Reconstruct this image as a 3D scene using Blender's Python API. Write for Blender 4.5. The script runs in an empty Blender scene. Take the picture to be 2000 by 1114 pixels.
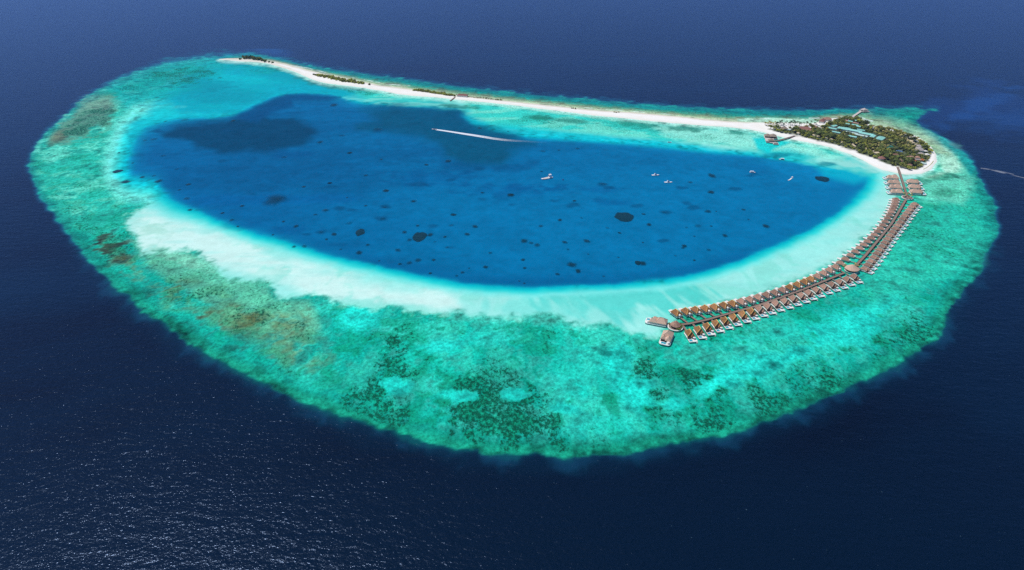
import bpy, math, random
import numpy as np
from mathutils import Vector
scene = bpy.context.scene
R = math.radians
# ------------------------------------------------------------------ camera
CAM_H, PITCH, FPX = 420.0, R(29.6), 1333.3          # metres above the sea, tilt below the horizon, focal length in photo pixels
cam_data = bpy.data.cameras.new("camera")
cam_data.sensor_width = 36.0
cam_data.lens = 24.0
cam_data.clip_start = 1.0
cam_data.clip_end = 120000.0
cam = bpy.data.objects.new("camera", cam_data)
scene.collection.objects.link(cam)
cam.location = (0, 0, CAM_H)
cam.rotation_euler = (R(90) - PITCH, 0, 0)
scene.camera = cam
# ------------------------------------------------------------------ sky and sun
SUN_EL, SUN_AZ = R(66), R(-60)                       # azimuth measured from +Y towards +X
world = bpy.data.worlds.new("World")
scene.world = world
world.use_nodes = True
wn = world.node_tree
bg = wn.nodes["Background"]
sky = wn.nodes.new("ShaderNodeTexSky")
sky.sky_type = 'NISHITA'
sky.sun_disc = False
sky.sun_elevation = SUN_EL
sky.sun_rotation = SUN_AZ
sky.altitude = 100
sky.air_density = 1.0
sky.dust_density = 0.3
sky.ozone_density = 9.0
wn.links.new(sky.outputs[0], bg.inputs[0])
bg.inputs[1].default_value = 0.082
sun_data = bpy.data.lights.new("sun", 'SUN')
sun_data.energy = 3.4
sun_data.angle = R(0.53)
sun_data.color = (1.0, 0.96, 0.9)
sun = bpy.data.objects.new("sun", sun_data)
scene.collection.objects.link(sun)
sdir = Vector((math.sin(SUN_AZ) * math.cos(SUN_EL), math.cos(SUN_AZ) * math.cos(SUN_EL), math.sin(SUN_EL)))
sun.rotation_euler = sdir.to_track_quat('Z', 'Y').to_euler()
sun.location = (0, 0, 800)
scene.view_settings.view_transform = 'Standard'
scene.view_settings.look = 'None'
scene.view_settings.exposure = 0.0
scene.view_settings.gamma = 1.0
scene.render.engine = 'CYCLES'
scene.cycles.max_bounces = 4
scene.cycles.volume_bounces = 0
scene.cycles.transparent_max_bounces = 6
scene.cycles.use_denoising = False
# ------------------------------------------------------------------ survey frame: photo pixel <-> place on the sea plane
CP, SP = math.cos(PITCH), math.sin(PITCH)
def at(x, y, z=0.0):
    u, v = (x - 1000.0) / FPX, (y - 557.0) / FPX
    d = Vector((u, CP - v * SP, -(SP + v * CP)))
    t = (z - CAM_H) / d.z
    return Vector((d.x * t, d.y * t, z))
def to_px(X, Y, Z=0.0):
    dz = Z - CAM_H
    dep = Y * CP - dz * SP
    v = -(Y * SP + dz * CP) / dep
    return 1000.0 + X / dep * FPX, 557.0 + v * FPX
# ------------------------------------------------------------------ materials
def lin(c):
    return tuple(((v / 255.0) / 12.92 if v <= 10.3 else ((v / 255.0 + 0.055) / 1.055) ** 2.4) for v in c)
def new_mat(name):
    m = bpy.data.materials.new(name)
    m.use_nodes = True
    return m, m.node_tree, m.node_tree.nodes["Principled BSDF"]
def mat(name, c, rough=0.7, spec=0.3, var=0.25, scale=1.0, stretch=(1, 1, 1), rand=0.0, bump=0.0, metal=0.0, c2=None):
    m, t, b = new_mat(name)
    N, L = t.nodes, t.links
    tc = N.new("ShaderNodeTexCoord")
    mp = N.new("ShaderNodeMapping"); mp.inputs["Scale"].default_value = stretch
    L.new(tc.outputs["Object"], mp.inputs[0])
    oi = N.new("ShaderNodeObjectInfo")
    no = N.new("ShaderNodeTexNoise"); no.noise_dimensions = '4D'
    no.inputs["Scale"].default_value = scale; no.inputs["Detail"].default_value = 4
    L.new(mp.outputs[0], no.inputs["Vector"])
    ml = N.new("ShaderNodeMath"); ml.operation = 'MULTIPLY'; ml.inputs[1].default_value = 37.0
    L.new(oi.outputs["Random"], ml.inputs[0]); L.new(ml.outputs[0], no.inputs["W"])
    mx = N.new("ShaderNodeMix"); mx.data_type = 'RGBA'
    col = lin(c); dark = lin(c2) if c2 else tuple(v * (1 - var) for v in col)
    lite = col if c2 else tuple(min(1, v * (1 + var)) for v in col)
    mx.inputs["A"].default_value = (*dark, 1); mx.inputs["B"].default_value = (*lite, 1)
    mr = N.new("ShaderNodeMapRange"); mr.inputs["From Min"].default_value = 0.3; mr.inputs["From Max"].default_value = 0.7
    L.new(no.outputs["Fac"], mr.inputs["Value"]); L.new(mr.outputs[0], mx.inputs["Factor"])
    out = mx.outputs["Result"]
    if rand:
        hs = N.new("ShaderNodeHueSaturation")
        r2 = N.new("ShaderNodeMapRange"); r2.inputs["To Min"].default_value = 1 - rand; r2.inputs["To Max"].default_value = 1 + rand
        L.new(oi.outputs["Random"], r2.inputs["Value"]); L.new(r2.outputs[0], hs.inputs["Value"])
        L.new(out, hs.inputs["Color"]); out = hs.outputs[0]
    L.new(out, b.inputs["Base Color"])
    b.inputs["Roughness"].default_value = rough
    b.inputs["Specular IOR Level"].default_value = spec
    b.inputs["Metallic"].default_value = metal
    if bump:
        bp = N.new("ShaderNodeBump"); bp.inputs["Strength"].default_value = 0.8; bp.inputs["Distance"].default_value = bump
        L.new(no.outputs["Fac"], bp.inputs["Height"]); L.new(bp.outputs[0], b.inputs["Normal"])
    return m
# ------------------------------------------------------------------ numpy field tools
def smooth(a, b, x):
    t = np.clip((x - a) / (b - a), 0, 1)
    return t * t * (3 - 2 * t)
def poly_sd(px, py, poly):
    """signed distance (inside positive) of flat arrays to a polygon"""
    poly = np.array(poly, float)
    n = len(poly)
    best = np.full(px.shape, 1e18, np.float32)
    inside = np.zeros(px.shape, bool)
    for i in range(n):
        ax, ay = poly[i]; bx, by = poly[(i + 1) % n]
        ex, ey = bx - ax, by - ay
        wx, wy = px - ax, py - ay
        t = np.clip((wx * ex + wy * ey) / max(ex * ex + ey * ey, 1e-9), 0, 1)
        d = (wx - t * ex) ** 2 + (wy - t * ey) ** 2
        np.minimum(best, d, out=best)
        if ay != by:
            c = (ay > py) != (by > py)
            inside ^= c & (px < ex * (py - ay) / ey + ax)
    s = np.sqrt(best)
    return np.where(inside, s, -s)
def line_d(px, py, pts):
    best = np.full(px.shape, 1e18, np.float32); par = np.zeros(px.shape, np.float32)
    n = len(pts) - 1
    for i in range(n):
        (ax, ay), (bx, by) = pts[i], pts[i + 1]
        ex, ey = bx - ax, by - ay
        wx, wy = px - ax, py - ay
        t = np.clip((wx * ex + wy * ey) / (ex * ex + ey * ey), 0, 1)
        d = (wx - t * ex) ** 2 + (wy - t * ey) ** 2
        m = d < best
        best = np.where(m, d, best); par = np.where(m, (i + t) / n, par)
    return np.sqrt(best), par
_rng = np.random.RandomState(7)
def vnoise(X, Y, cell, cy=None, rot=0.0):
    cy = cy or cell
    c, s = math.cos(rot), math.sin(rot)
    u = (X * c + Y * s) / cell; v = (-X * s + Y * c) / cy
    u = u - math.floor(float(u.min())); v = v - math.floor(float(v.min()))
    lat = _rng.rand(int(v.max()) + 3, int(u.max()) + 3).astype(np.float32)
    iu, iv = u.astype(np.int32), v.astype(np.int32)
    fu, fv = u - iu, v - iv
    fu = fu * fu * (3 - 2 * fu); fv = fv * fv * (3 - 2 * fv)
    return ((lat[iv, iu] * (1 - fu) + lat[iv, iu + 1] * fu) * (1 - fv) + (lat[iv + 1, iu] * (1 - fu) + lat[iv + 1, iu + 1] * fu) * fv)
def fbm(X, Y, cell, oct=4, cy=None, rot=0.0):
    out, amp, tot = 0, 1.0, 0
    for _ in range(oct):
        out = out + amp * vnoise(X, Y, cell, cy, rot); tot += amp
        amp *= 0.55; cell /= 2.03; cy = cy / 2.03 if cy else None
    out = out / tot
    return np.clip(0.5 + (out - out.mean()) / out.std() * 0.19, 0, 1).astype(np.float32)
# ------------------------------------------------------------------ traced outlines (photo pixels, turned into places on the sea plane)
REEF = [(440,108),(400,112),(350,118),(300,128),(255,145),(215,162),(180,182),(155,198),(130,222),(105,245),(85,262),(70,285),(58,305),(55,325),(62,350),(78,385),(95,405),(110,430),(130,455),(145,475),(165,500),(195,530),(225,560),(255,585),(290,615),(330,645),(370,672),(410,695),(450,718),(500,742),(550,768),(600,788),(650,808),(700,825),(750,842),(800,855),(850,868),(900,878),(950,884),(1000,888),(1060,889),(1120,890),(1180,888),(1240,880),(1300,870),(1350,862),(1400,852),(1450,838),(1490,828),(1515,818),(1530,806),(1560,797),(1600,782),(1640,764),(1680,747),(1720,728),(1760,708),(1795,685),(1825,662),(1843,635),(1852,610),(1870,580),(1895,552),(1918,530),(1922,505),(1935,487),(1950,457),(1953,440),(1945,418),(1949,405),(1937,385),(1922,365),(1914,345),(1903,325),(1888,305),(1868,288),(1842,271),(1818,257),(1800,246),(1793,236),(1806,223),(1832,214),(1780,210),(1720,212),(1650,214),(1600,216),(1540,216),(1480,214),(1420,213),(1360,210),(1300,207),(1240,203),(1180,197),(1120,192),(1060,187),(1000,181),(940,174),(880,167),(830,160),(780,153),(730,147),(680,140),(640,134),(600,128),(560,118),(530,111),(490,106)]
LAG = [(258,290),(266,266),(282,250),(312,239),(350,232),(400,230),(440,228),(470,217),(500,203),(530,190),(560,183),(600,181),(640,184),(665,190),(710,202),(776,205),(850,207),(900,210),(922,235),(955,255),(1027,266),(1100,270),(1160,275),(1280,283),(1400,295),(1490,306),(1560,318),(1620,328),(1665,331),(1692,340),(1694,352),(1688,368),(1665,393),(1632,420),(1590,445),(1540,470),(1490,491),(1440,511),(1380,531),(1300,547),(1200,556),(1100,560),(1020,562),(950,559),(880,550),(800,535),(720,517),(640,498),(560,474),(500,456),(440,436),(385,413),(345,398),(322,380),(304,356),(258,348),(247,330),(252,308)]
SAND = [(428,116),(460,119),(490,120.5),(520,123),(545,130),(570,138),(595,148),(610,155),(625,160),(650,164),(680,167.5),(715,172),(745,177),(780,184),(810,187),(840,189),(880,193),(920,197),(960,200.5),(1000,205),(1040,210),(1080,215),(1120,220),(1160,225),(1220,231),(1280,237),(1360,244),(1420,248),(1460,252),(1490,258),(1520,266),(1550,273),(1580,278),(1620,287),(1660,301),(1686,313),(1704,323),(1724,332),(1750,338),(1770,341),(1800,339),(1818,331),(1829,316),(1828,302),(1820,290),(1808,278),(1792,268),(1778,262),(1756,254),(1720,247),(1704,247),(1698,245),(1690,236),(1676,230),(1640,230),(1610,234),(1600,239),(1580,242.5),(1546,240.5),(1500,240),(1460,240),(1420,237.5),(1360,231.5),(1300,226),(1240,220.5),(1180,217),(1140,213.5),(1080,207),(1030,202),(980,197),(930,191),(880,185),(830,179),(780,172),(740,167),(700,159),(660,150),(626,143.5),(600,137),(560,126),(530,120),(476,115),(445,114.5)]
VEG = [(1500,253),(1520,260),(1556,266),(1572,270),(1600,277),(1640,287),(1670,297),(1690,305),(1710,312),(1740,325),(1760,331),(1775,334),(1790,333),(1804,325),(1817,310),(1819,299),(1809,285),(1796,279),(1784,275),(1768,266),(1750,259),(1720,252.5),(1700,252),(1690,245),(1678,237),(1650,234),(1630,236),(1614,243),(1610,250),(1590,251),(1540,254),(1520,252)]
SHALLOW = [(242,429),(268,465),(278,497),(333,490),(378,487),(410,511),(449,543),(530,547),(537,578),(578,582),(594,574),(617,569),(649,585),(700,592),(726,604),(758,596),(791,602),(855,608),(920,618),(968,619),(1049,615),(1082,612),(1110,634),(1161,636),(1194,634),(1226,644),(1275,656),(1305,636),(1330,613),(1400,598),(1480,576),(1560,550),(1620,520),(1680,475),(1720,440),(1745,395),(1770,360),(1800,342),(1720,325),(1650,300),(1600,440),(1300,545),(1000,555),(700,505),(450,430),(330,385),(290,400),(262,415)]
NSHORE = [(640,172),(720,178),(780,186),(880,195),(1000,207),(1120,222),(1280,239),(1420,250),(1500,262),(1560,278),(1650,302),(1700,325),(1716,338),(1700,345),(1620,326),(1480,302),(1280,278),(1100,266),(1000,258),(930,240),(895,214),(760,206),(680,193)]
NSHELF = [(262,258),(300,200),(380,150),(440,118),(540,132),(620,162),(690,182),(655,190),(640,184),(590,181),(545,186),(505,201),(465,219),(430,228),(380,231),(330,236),(290,247)]
SUPERF = []
# ------------------------------------------------------------------ the sea sheet: one fine grid over the atoll, coarse beyond
DX = 2.0
xs = np.arange(-1060, 1330 + 0.1, DX); ys = np.arange(380, 2260 + 0.1, DX)
def far(a, lo, hi):
    up = [a[-1] + 8 * (1.35 ** k - 1) * 4 + 8 for k in range(0, 26)]
    dn = [a[0] - 8 * (1.35 ** k - 1) * 4 - 8 for k in range(0, 26)]
    return np.array([v for v in dn[::-1] if v > lo] + list(a) + [v for v in up if v < hi])
gx, gy = far(xs, -60000, 60000), far(ys, -60000, 60000)
NX, NY = len(gx), len(gy)
X, Y = np.meshgrid(gx, gy)
X = X.ravel().astype(np.float32); Y = Y.ravel().astype(np.float32)
fwd = Y * CP + CAM_H * SP
vis = (Y > 150) & (fwd > 50)
PX, PY = to_px(X, np.maximum(Y, 150))
PX = np.where(vis, PX, -9999).astype(np.float32); PY = np.where(vis, PY, 9999).astype(np.float32)
core = (X >= xs[0] - 1) & (X <= xs[-1] + 1) & (Y >= ys[0] - 1) & (Y <= ys[-1] + 1)
cy0 = int(np.searchsorted(gy, ys[0])); cx0 = int(np.searchsorted(gx, xs[0]))
PX2 = PX.reshape(NY, NX)[cy0:cy0 + len(ys), cx0:cx0 + len(xs)]
PY2 = PY.reshape(NY, NX)[cy0:cy0 + len(ys), cx0:cx0 + len(xs)]
X2 = X.reshape(NY, NX)[cy0:cy0 + len(ys), cx0:cx0 + len(xs)]
Y2 = Y.reshape(NY, NX)[cy0:cy0 + len(ys), cx0:cx0 + len(xs)]
SH = X2.shape
px, py = PX2, PY2
def coarse(poly):
    st = 3
    iy = np.arange(0, SH[0] - 1 + st, st).clip(max=SH[0] - 1); ix = np.arange(0, SH[1] - 1 + st, st).clip(max=SH[1] - 1)
    g = poly_sd(px[np.ix_(iy, ix)].ravel(), py[np.ix_(iy, ix)].ravel(), poly).reshape(len(iy), len(ix))
    ay = np.arange(SH[0]) / st; ax = np.arange(SH[1]) / st
    y0 = np.minimum(ay.astype(int), len(iy) - 2); x0 = np.minimum(ax.astype(int), len(ix) - 2)
    fy = (ay - y0)[:, None]; fx = (ax - x0)[None]
    g00 = g[np.ix_(y0, x0)]; g01 = g[np.ix_(y0, x0 + 1)]; g10 = g[np.ix_(y0 + 1, x0)]; g11 = g[np.ix_(y0 + 1, x0 + 1)]
    return ((g00 * (1 - fx) + g01 * fx) * (1 - fy) + (g10 * (1 - fx) + g11 * fx) * fy).astype(np.float32)
def local(fn, x0, y0, x1, y1, fill):
    out = np.full(SH, fill, np.float32)
    m = (px > x0) & (px < x1) & (py > y0) & (py < y1)
    out[m] = fn(px[m], py[m])
    return out
def poly_m(poly, f0, f1, n=None, amp=0.0):
    """soft mask of a traced outline; f0..f1 = fade distances across its edge"""
    q = np.array(poly); pad = abs(f0) + abs(amp) + 6
    d = local(lambda a, b: poly_sd(a, b, poly), q[:, 0].min() - pad, q[:, 1].min() - pad, q[:, 0].max() + pad, q[:, 1].max() + pad, -1e3)
    if n is not None: d = d + (n - 0.5) * 2 * amp
    return smooth(f0, f1, d)
def ell(cx, cy, rx, ry, soft=0.6, n=None, amp=0.5, rot=0.0):
    c, s = math.cos(R(rot)), math.sin(R(rot))
    dx, dy = px - cx, py - cy
    r = np.sqrt(((dx * c + dy * s) / rx) ** 2 + ((-dx * s + dy * c) / ry) ** 2)
    if n is not None: r = r + (n - 0.5) * 2 * amp
    return smooth(1 + soft, 1 - soft * 0.6, r)
C = np.zeros(SH + (3,), np.float32)
def paint(m, c, k=1.0):
    m = (m * k)[..., None]
    np.multiply(C, 1 - m, out=C); C[...] += m * np.array(lin(c), np.float32)
def mulc(f): C[...] *= f[..., None]
NAVY = (3, 22, 40)
C[...] = lin(NAVY)
TONE = True
coral = np.zeros(SH, np.float32)
mott = np.zeros(SH, np.float32)
def addc(m, k): return np.maximum(coral, m * k, out=coral)
n200 = fbm(X2, Y2, 200, 4); n90 = fbm(X2, Y2, 90, 4); n45 = fbm(X2, Y2, 45, 4); n45b = fbm(X2, Y2, 45, 4); n20 = fbm(X2, Y2, 20, 3); n20b = fbm(X2, Y2, 22, 3)
n8 = fbm(X2, Y2, 9, 2); n4 = fbm(X2, Y2, 4.5, 1)
nf = np.clip(0.5 + ((n20 - .5) * 0.7 + (n8 - .5) * 0.6 + (n4 - .5) * 0.35), 0, 1)
nst = fbm(X2, Y2, 16, 3, 70)            # north-south streaks of the near reef
nrad = fbm(X2, Y2, 14, 3, 60, 0.35)
sdR = coarse(REEF); sdL = coarse(LAG)
sdS = local(lambda a, b: poly_sd(a, b, SAND), 380, 90, 1860, 370, -1e3)
near = smooth(420, 640, py)
band = fbm(X2, Y2, 320, 4, 110, 0.3)
edgef = np.minimum(np.minimum(smooth(0, 60, np.arange(SH[0]))[:, None], smooth(0, 60, np.arange(SH[0])[::-1])[:, None]), np.minimum(smooth(0, 60, np.arange(SH[1]))[None], smooth(0, 60, np.arange(SH[1])[::-1])[None]))
mulc(1 + ((band - .5) * 0.9 + (n90 - .5) * 0.35) * edgef)
# drop-off outside the reef
paint(smooth(-52, -8, sdR + (n45 - 0.5) * 26) * near, (4, 34, 54), 0.6)
paint(smooth(-30, 2, sdR + (n20 - 0.5) * 26 + (nst - 0.5) * 30) * near, (8, 56, 78), 0.65)
paint(smooth(-11, 2, sdR + (n20 - 0.5) * 16 + (nst - 0.5) * 14) * near, (6, 86, 88), 0.8)
paint(smooth(-9, 3, sdR + (n20 - 0.5) * 10) * (1 - near), (20, 95, 125), 0.8)
paint(poly_m([(1790,236),(1830,210),(1880,195),(1930,180),(2000,186),(2080,200),(2080,250),(2000,262),(1940,240),(1890,236),(1840,238)], -24, 12, n90, 30), (16, 56, 112), 0.45)
paint(ell(1905, 212, 60, 12, 0.9, n45, 0.8, -25), (20, 74, 136), 0.5)
paint(ell(1960, 235, 70, 14, 0.9, n45, 0.8), (20, 70, 128), 0.4)
paint(ell(495, 80, 60, 12, 0.9, n45, 0.7, 25), (20, 62, 118), 0.35)
paint(ell(530, 98, 26, 7, 0.9, n45, 0.5), (22, 84, 140), 0.45)
wisp = smooth(-30, -8, sdR + (nst - .5) * 40 + (n8 - .5) * 14) * smooth(2, -6, sdR) * smooth(430, 600, py)
paint(wisp * smooth(.42, .6, n20 * .6 + n45 * .4), (16, 62, 92), 0.42)
# reef flat
reef_m = smooth(-2, 3, sdR + (n20 - 0.5) * 9 + ((n45 - 0.5) * 11 + (n8 - .5) * 8 + (nst - .5) * 6) * near)
paint(reef_m, (20, 138, 128))
paint(smooth(8, 46, sdR + (n45 - 0.5) * 30) * reef_m, (18, 170, 156))
inner = smooth(14, 60, sdR) * reef_m
paint(smooth(0.46, 0.7, n90 * .75 + nf * .25) * inner, (30, 208, 188), 0.6)
paint(smooth(0.54, 0.66, n45 * .6 + nf * .4) * inner, (70, 222, 204), 0.5)
paint(smooth(0.54, 0.64, n45b * .55 + nf * .45) * inner, (8, 128, 104), 0.55)
paint(smooth(0.6, 0.72, nf) * inner, (8, 112, 90), 0.5)
paint(smooth(0.4, 0.15, nf) * inner, (96, 226, 208), 0.35)
paint(smooth(0.55, 0.85, nst * .7 + nf * .3) * inner * near, (8, 128, 108), 0.5)
paint(smooth(34, 6, sdR + (n20 - .5) * 16) * reef_m * near, (26, 146, 112), 0.6)
paint(smooth(9, -2, sdR + (n8 - .5) * 14 + (nst - .5) * 14) * reef_m * near, (8, 74, 62), 0.8)
mott[...] = reef_m
# western lobe
W = [(62,300),(110,240),(160,198),(230,163),(330,124),(430,112),(450,140),(380,190),(310,200),(262,250),(228,300),(225,345),(262,420),(235,470),(180,470),(120,430),(80,370)]
wm = poly_m(W, -10, 14, n45, 14) * reef_m
paint(wm, (56, 200, 180), 0.7)
paint(wm * smooth(0.5, 0.66, n45 * .6 + nf * .4), (130, 234, 212), 0.6)
paint(wm * smooth(0.55, 0.68, nf), (10, 128, 108), 0.65)
paint(wm * smooth(0.6, 0.85, n45b), (20, 150, 132), 0.6)
paint(poly_m([(210,170),(330,122),(440,110),(470,130),(400,175),(320,200),(250,215)], -14, 12, n45, 10), (6, 168, 172), 0.75)
paint(poly_m([(150,215),(178,196),(214,190),(222,212),(210,240),(165,262),(120,282),(100,275),(118,245)], -9, 8, n20, 14), (118, 140, 122), 0.75)
paint(ell(112, 268, 16, 9, 0.8, n20, 0.5, -30), (116, 108, 84), 0.7)
paint(ell(195, 204, 28, 14, 0.8, n20, 0.5), (130, 158, 140), 0.5)
addc(poly_m([(150,232),(180,215),(222,205),(222,225),(200,245),(160,262),(125,272),(120,262)], -8, 6, n20, 9), 0.85)
addc(poly_m([(95,345),(140,400),(205,440),(262,455),(268,500),(215,500),(150,455),(105,400)], -16, 12, n45, 20), 0.6)
addc(poly_m([(235,165),(300,135),(380,128),(440,140),(430,160),(330,165),(280,185)], -8, 8, n20, 12), 0.45)
addc(ell(300, 152, 26, 8, 0.8, n20, 0.6), 0.65); addc(ell(255, 172, 22, 8, 0.8, n20, 0.6), 0.7)
# greyer sage shelf and brown algae of the south-west
paint(poly_m([(262,470),(300,492),(360,490),(410,512),(449,544),(530,548),(536,585),(600,590),(620,640),(560,660),(440,612),(350,560),(285,520)], -12, 10, n45, 10) , (112, 190, 162), 0.75)
brown = fbm(X2, Y2, 30, 4)
bm = poly_m([(238,500),(290,498),(390,548),(470,590),(560,630),(622,668),(620,712),(560,712),(470,668),(370,615),(290,570)], -16, 14, n45, 22)
paint(bm * smooth(0.3, 0.75, brown * .6 + nf * .4), (96, 138, 98), 0.6)
for e in ((300,538,46,18,20),(350,575,40,14,25),(470,628,44,16,12),(590,688,46,22,20),(545,620,46,16,0),(225,490,30,16,30)):
    paint(ell(e[0], e[1], e[2], e[3], 0.9, nf, 1.5, e[4]) * smooth(.35, .6, brown * .5 + nf * .5), (122, 118, 70), 0.6)
paint(ell(217, 486, 19, 11, 0.6, nf, 1.2), (62, 54, 40), 0.9); paint(ell(204, 463, 12, 6, 0.6, nf, 1.2), (70, 60, 44), 0.85)
paint(ell(235, 505, 14, 6, 0.8, nf, 1.2), (84, 70, 46), 0.7)
addc(ell(510, 622, 16, 24, 0.7, n20, 0.9), 0.9); addc(ell(560, 640, 30, 12, 0.7, n20, 0.9), 0.6); addc(ell(586, 636, 9, 8, 0.5, n20, 0.6), 1.0)
addc(ell(540, 600, 42, 13, 0.7, n20, 0.9), 0.6); addc(ell(250, 470, 36, 24, 0.8, n20, 0.9), 0.6)
addc(bm * smooth(.4, .65, n45b), 0.6)
# near reef: coral thickets and sand pools
addc(ell(720, 652, 16, 24, 0.6, n20, 0.8), 0.95); addc(ell(768, 668, 18, 14, 0.6, n20, 0.8), 0.8); addc(ell(845, 690, 15, 34, 0.6, n20, 0.8), 0.85)
addc(poly_m([(690,715),(760,690),(830,690),(880,715),(900,735),(1000,690),(1045,735),(1066,790),(1100,800),(1135,850),(1090,872),(950,856),(850,835),(750,800),(688,775)], -22, 14, nst, 34), 0.72)
addc(poly_m([(880,730),(940,720),(1000,715),(1040,750),(1050,830),(1090,860),(960,850),(900,820)], -14, 12, nst, 30), 0.9)
addc(poly_m([(1244,712),(1310,700),(1372,730),(1395,745),(1340,768),(1310,790),(1280,800),(1255,770)], -12, 10, n45, 18), 0.95)
addc(poly_m([(1290,800),(1370,780),(1480,776),(1560,745),(1600,760),(1510,812),(1400,846),(1300,836)], -16, 12, n45, 26), 0.75)
addc(poly_m([(1500,745),(1550,722),(1620,728),(1700,690),(1760,640),(1800,622),(1815,650),(1760,700),(1650,752),(1550,792)], -16, 14, n45, 30), 0.75)
addc(poly_m([(1480,640),(1560,610),(1640,590),(1720,560),(1780,600),(1740,650),(1660,680),(1560,690)], -20, 14, n45, 40), 0.4)
addc(ell(1080, 762, 20, 26, 0.7, n20, 0.8), 0.8)
paint(poly_m([(1240,668),(1290,650),(1320,676),(1300,690),(1250,690)], -8, 8, n45, 8), (14, 130, 112), 0.5)
addc(reef_m * smooth(0.45, 0.7, n90 * .5 + n20 * .5), 0.42)
fr_band = near * smooth(10, 40, sdR) * smooth(560, 760, px) * smooth(1900, 1700, px)
addc(fr_band * smooth(0.5, 0.68, nst * .75 + n20 * .25) * smooth(210, 90, sdR), 0.74)
paint(fr_band * smooth(0.52, 0.66, nst * .7 + nf * .3) * smooth(230, 80, sdR), (8, 112, 86), 0.55)
paint(fr_band * smooth(0.46, 0.36, nst * .7 + nf * .3), (70, 224, 204), 0.45)
addc(fr_band * smooth(150, 60, sdR) * smooth(.4, .6, n45), 0.6)
addc(smooth(1640, 1740, px) * smooth(330, 420, py) * inner * smooth(.45, .65, n45b * .6 + n20 * .4), 0.5)
nsw = fbm(X2, Y2, 26, 3, 150)
strk = smooth(600, 680, px) * smooth(1700, 1560, px) * smooth(600, 650, py)
coral *= 1 - strk * (1 - (0.5 + 0.75 * smooth(.34, .56, nsw * .8 + n20 * .2)))
addc(strk * smooth(.47, .6, nsw * .8 + n20 * .2) * smooth(4, 20, sdR) * smooth(660, 720, py) * smooth(.25, .5, n90), 0.8)
for e in ((775,752,24,13,0),(892,775,32,13,5),(1002,772,24,9,0),(1238,770,36,30,20),(1130,735,60,50,0),(1465,718,86,26,-16),(1652,648,62,36,-20),(1565,690,40,14,-20),(1620,560,44,12,-25),(1720,600,40,14,-30),(1520,655,60,14,-10),(1388,756,34,16,-25),(862,676,34,14,0),(1310,790,26,10,0),(950,660,60,14,0),(700,620,40,20,0),(1210,700,26,40,0),(1105,800,30,12,0),(1180,830,90,20,-4)):
    k = 0.85 if e[2] < 50 or e[0] in (1465, 1652) else 0.45
    m = ell(e[0], e[1], e[2], e[3], 0.6, nf * .6 + n45 * .4, 0.9, e[4])
    paint(m, (36, 212, 202), k); coral *= 1 - m * k
# eastern flats
paint(poly_m([(1700,440),(1760,385),(1830,330),(1900,400),(1932,450),(1885,520),(1800,560),(1700,610),(1690,545)], -26, 20, n90, 30), (52, 190, 168), 0.6)
paint(poly_m([(1780,345),(1830,325),(1845,275),(1872,300),(1895,350),(1880,400),(1800,390)], -14, 14, n45, 16), (120, 214, 190), 0.8)
paint(poly_m([(1780,262),(1830,290),(1842,335),(1800,352),(1830,346),(1880,330),(1860,295),(1820,268)], -8, 8, n20, 6), (196, 226, 206), 0.8)
for e in ((1835,346,30,5,-5),(1826,326,22,4,-8),(1850,376,30,6,0),(1815,400,26,6,0)):
    paint(ell(e[0], e[1], e[2], e[3], 0.9, n20, 0.9, e[4]), (30, 130, 96), 0.55)
paint(poly_m([(1790,255),(1830,275),(1870,305),(1896,345),(1905,330),(1886,303),(1850,276),(1810,254)], -5, 5, n20, 4), (16, 150, 150), 0.8)
paint(poly_m([(1800,270),(1830,282),(1858,300),(1850,306),(1815,284)], -4, 4, n20, 3), (150, 170, 130), 0.5)
# pale sand shallows between lagoon and reef
sh_n = n20 * 0.5 + n8 * 0.5
shal = poly_m(SHALLOW, -9, 9, nf * .55 + nst * .25 + n45 * .2, 15)
paint(shal, (158, 232, 220)); coral *= 1 - shal * 0.95; mott *= 1 - shal * 0.9
paint(shal * poly_m([(242,429),(300,410),(420,455),(560,510),(760,560),(900,580),(900,606),(700,590),(540,560),(420,505),(280,495)], -16, 14, n45, 12), (216, 242, 232), 0.8)
paint(shal * poly_m([(1340,610),(1500,560),(1620,500),(1700,430),(1735,380),(1745,330),(1770,350),(1740,420),(1640,520),(1480,578)], -16, 14), (172, 230, 217), 0.7)
paint(shal * smooth(0.5, 0.8, fbm(X2, Y2, 60, 4, 18)), (120, 224, 212), 0.25)
paint(shal * smooth(.52, .66, n45b * .5 + nst * .3 + nf * .2) * smooth(2, -24, local(lambda a, b: poly_sd(a, b, SHALLOW), 200, 300, 1860, 700, 0) * 0 + sdL * 0 - 22 + 44 * (n90 - .4)), (128, 218, 200), 0.6)
paint(ell(355, 505, 60, 9, .8, nf, .9, 20) * .8 + ell(300, 450, 26, 12, .8, nf, .9) * .6, (146, 214, 190), 0.8)
paint(shal * ell(1225, 580, 110, 22, 0.8, nrad, 1.6), (50, 205, 192), 0.75)
paint(shal * ell(1030, 600, 70, 12, 0.9, nst, 1.5), (110, 222, 208), 0.6)
paint(ell(1170, 618, 200, 10, 0.9, n20, 0.6), (120, 222, 208), 0.3)
paint(poly_m([(1318,618),(1380,600),(1490,570),(1600,530),(1660,506),(1720,440),(1740,400),(1752,400),(1700,480),(1655,535),(1560,572),(1400,630),(1330,650)], -5, 5, n20, 5), (46, 178, 156), 0.6)
paint(ell(1605, 526, 16, 5, 0.7, n20, 0.7), (40, 196, 178), 0.7)
paint(poly_m([(205,332),(225,300),(238,285),(248,290),(232,320),(222,342)], -4, 5, n20, 4), (170, 236, 222), 0.9)
paint(poly_m([(225,262),(262,215),(282,212),(270,250),(250,285)], -9, 9, n45, 10), (150, 232, 220), 0.6)
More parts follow.
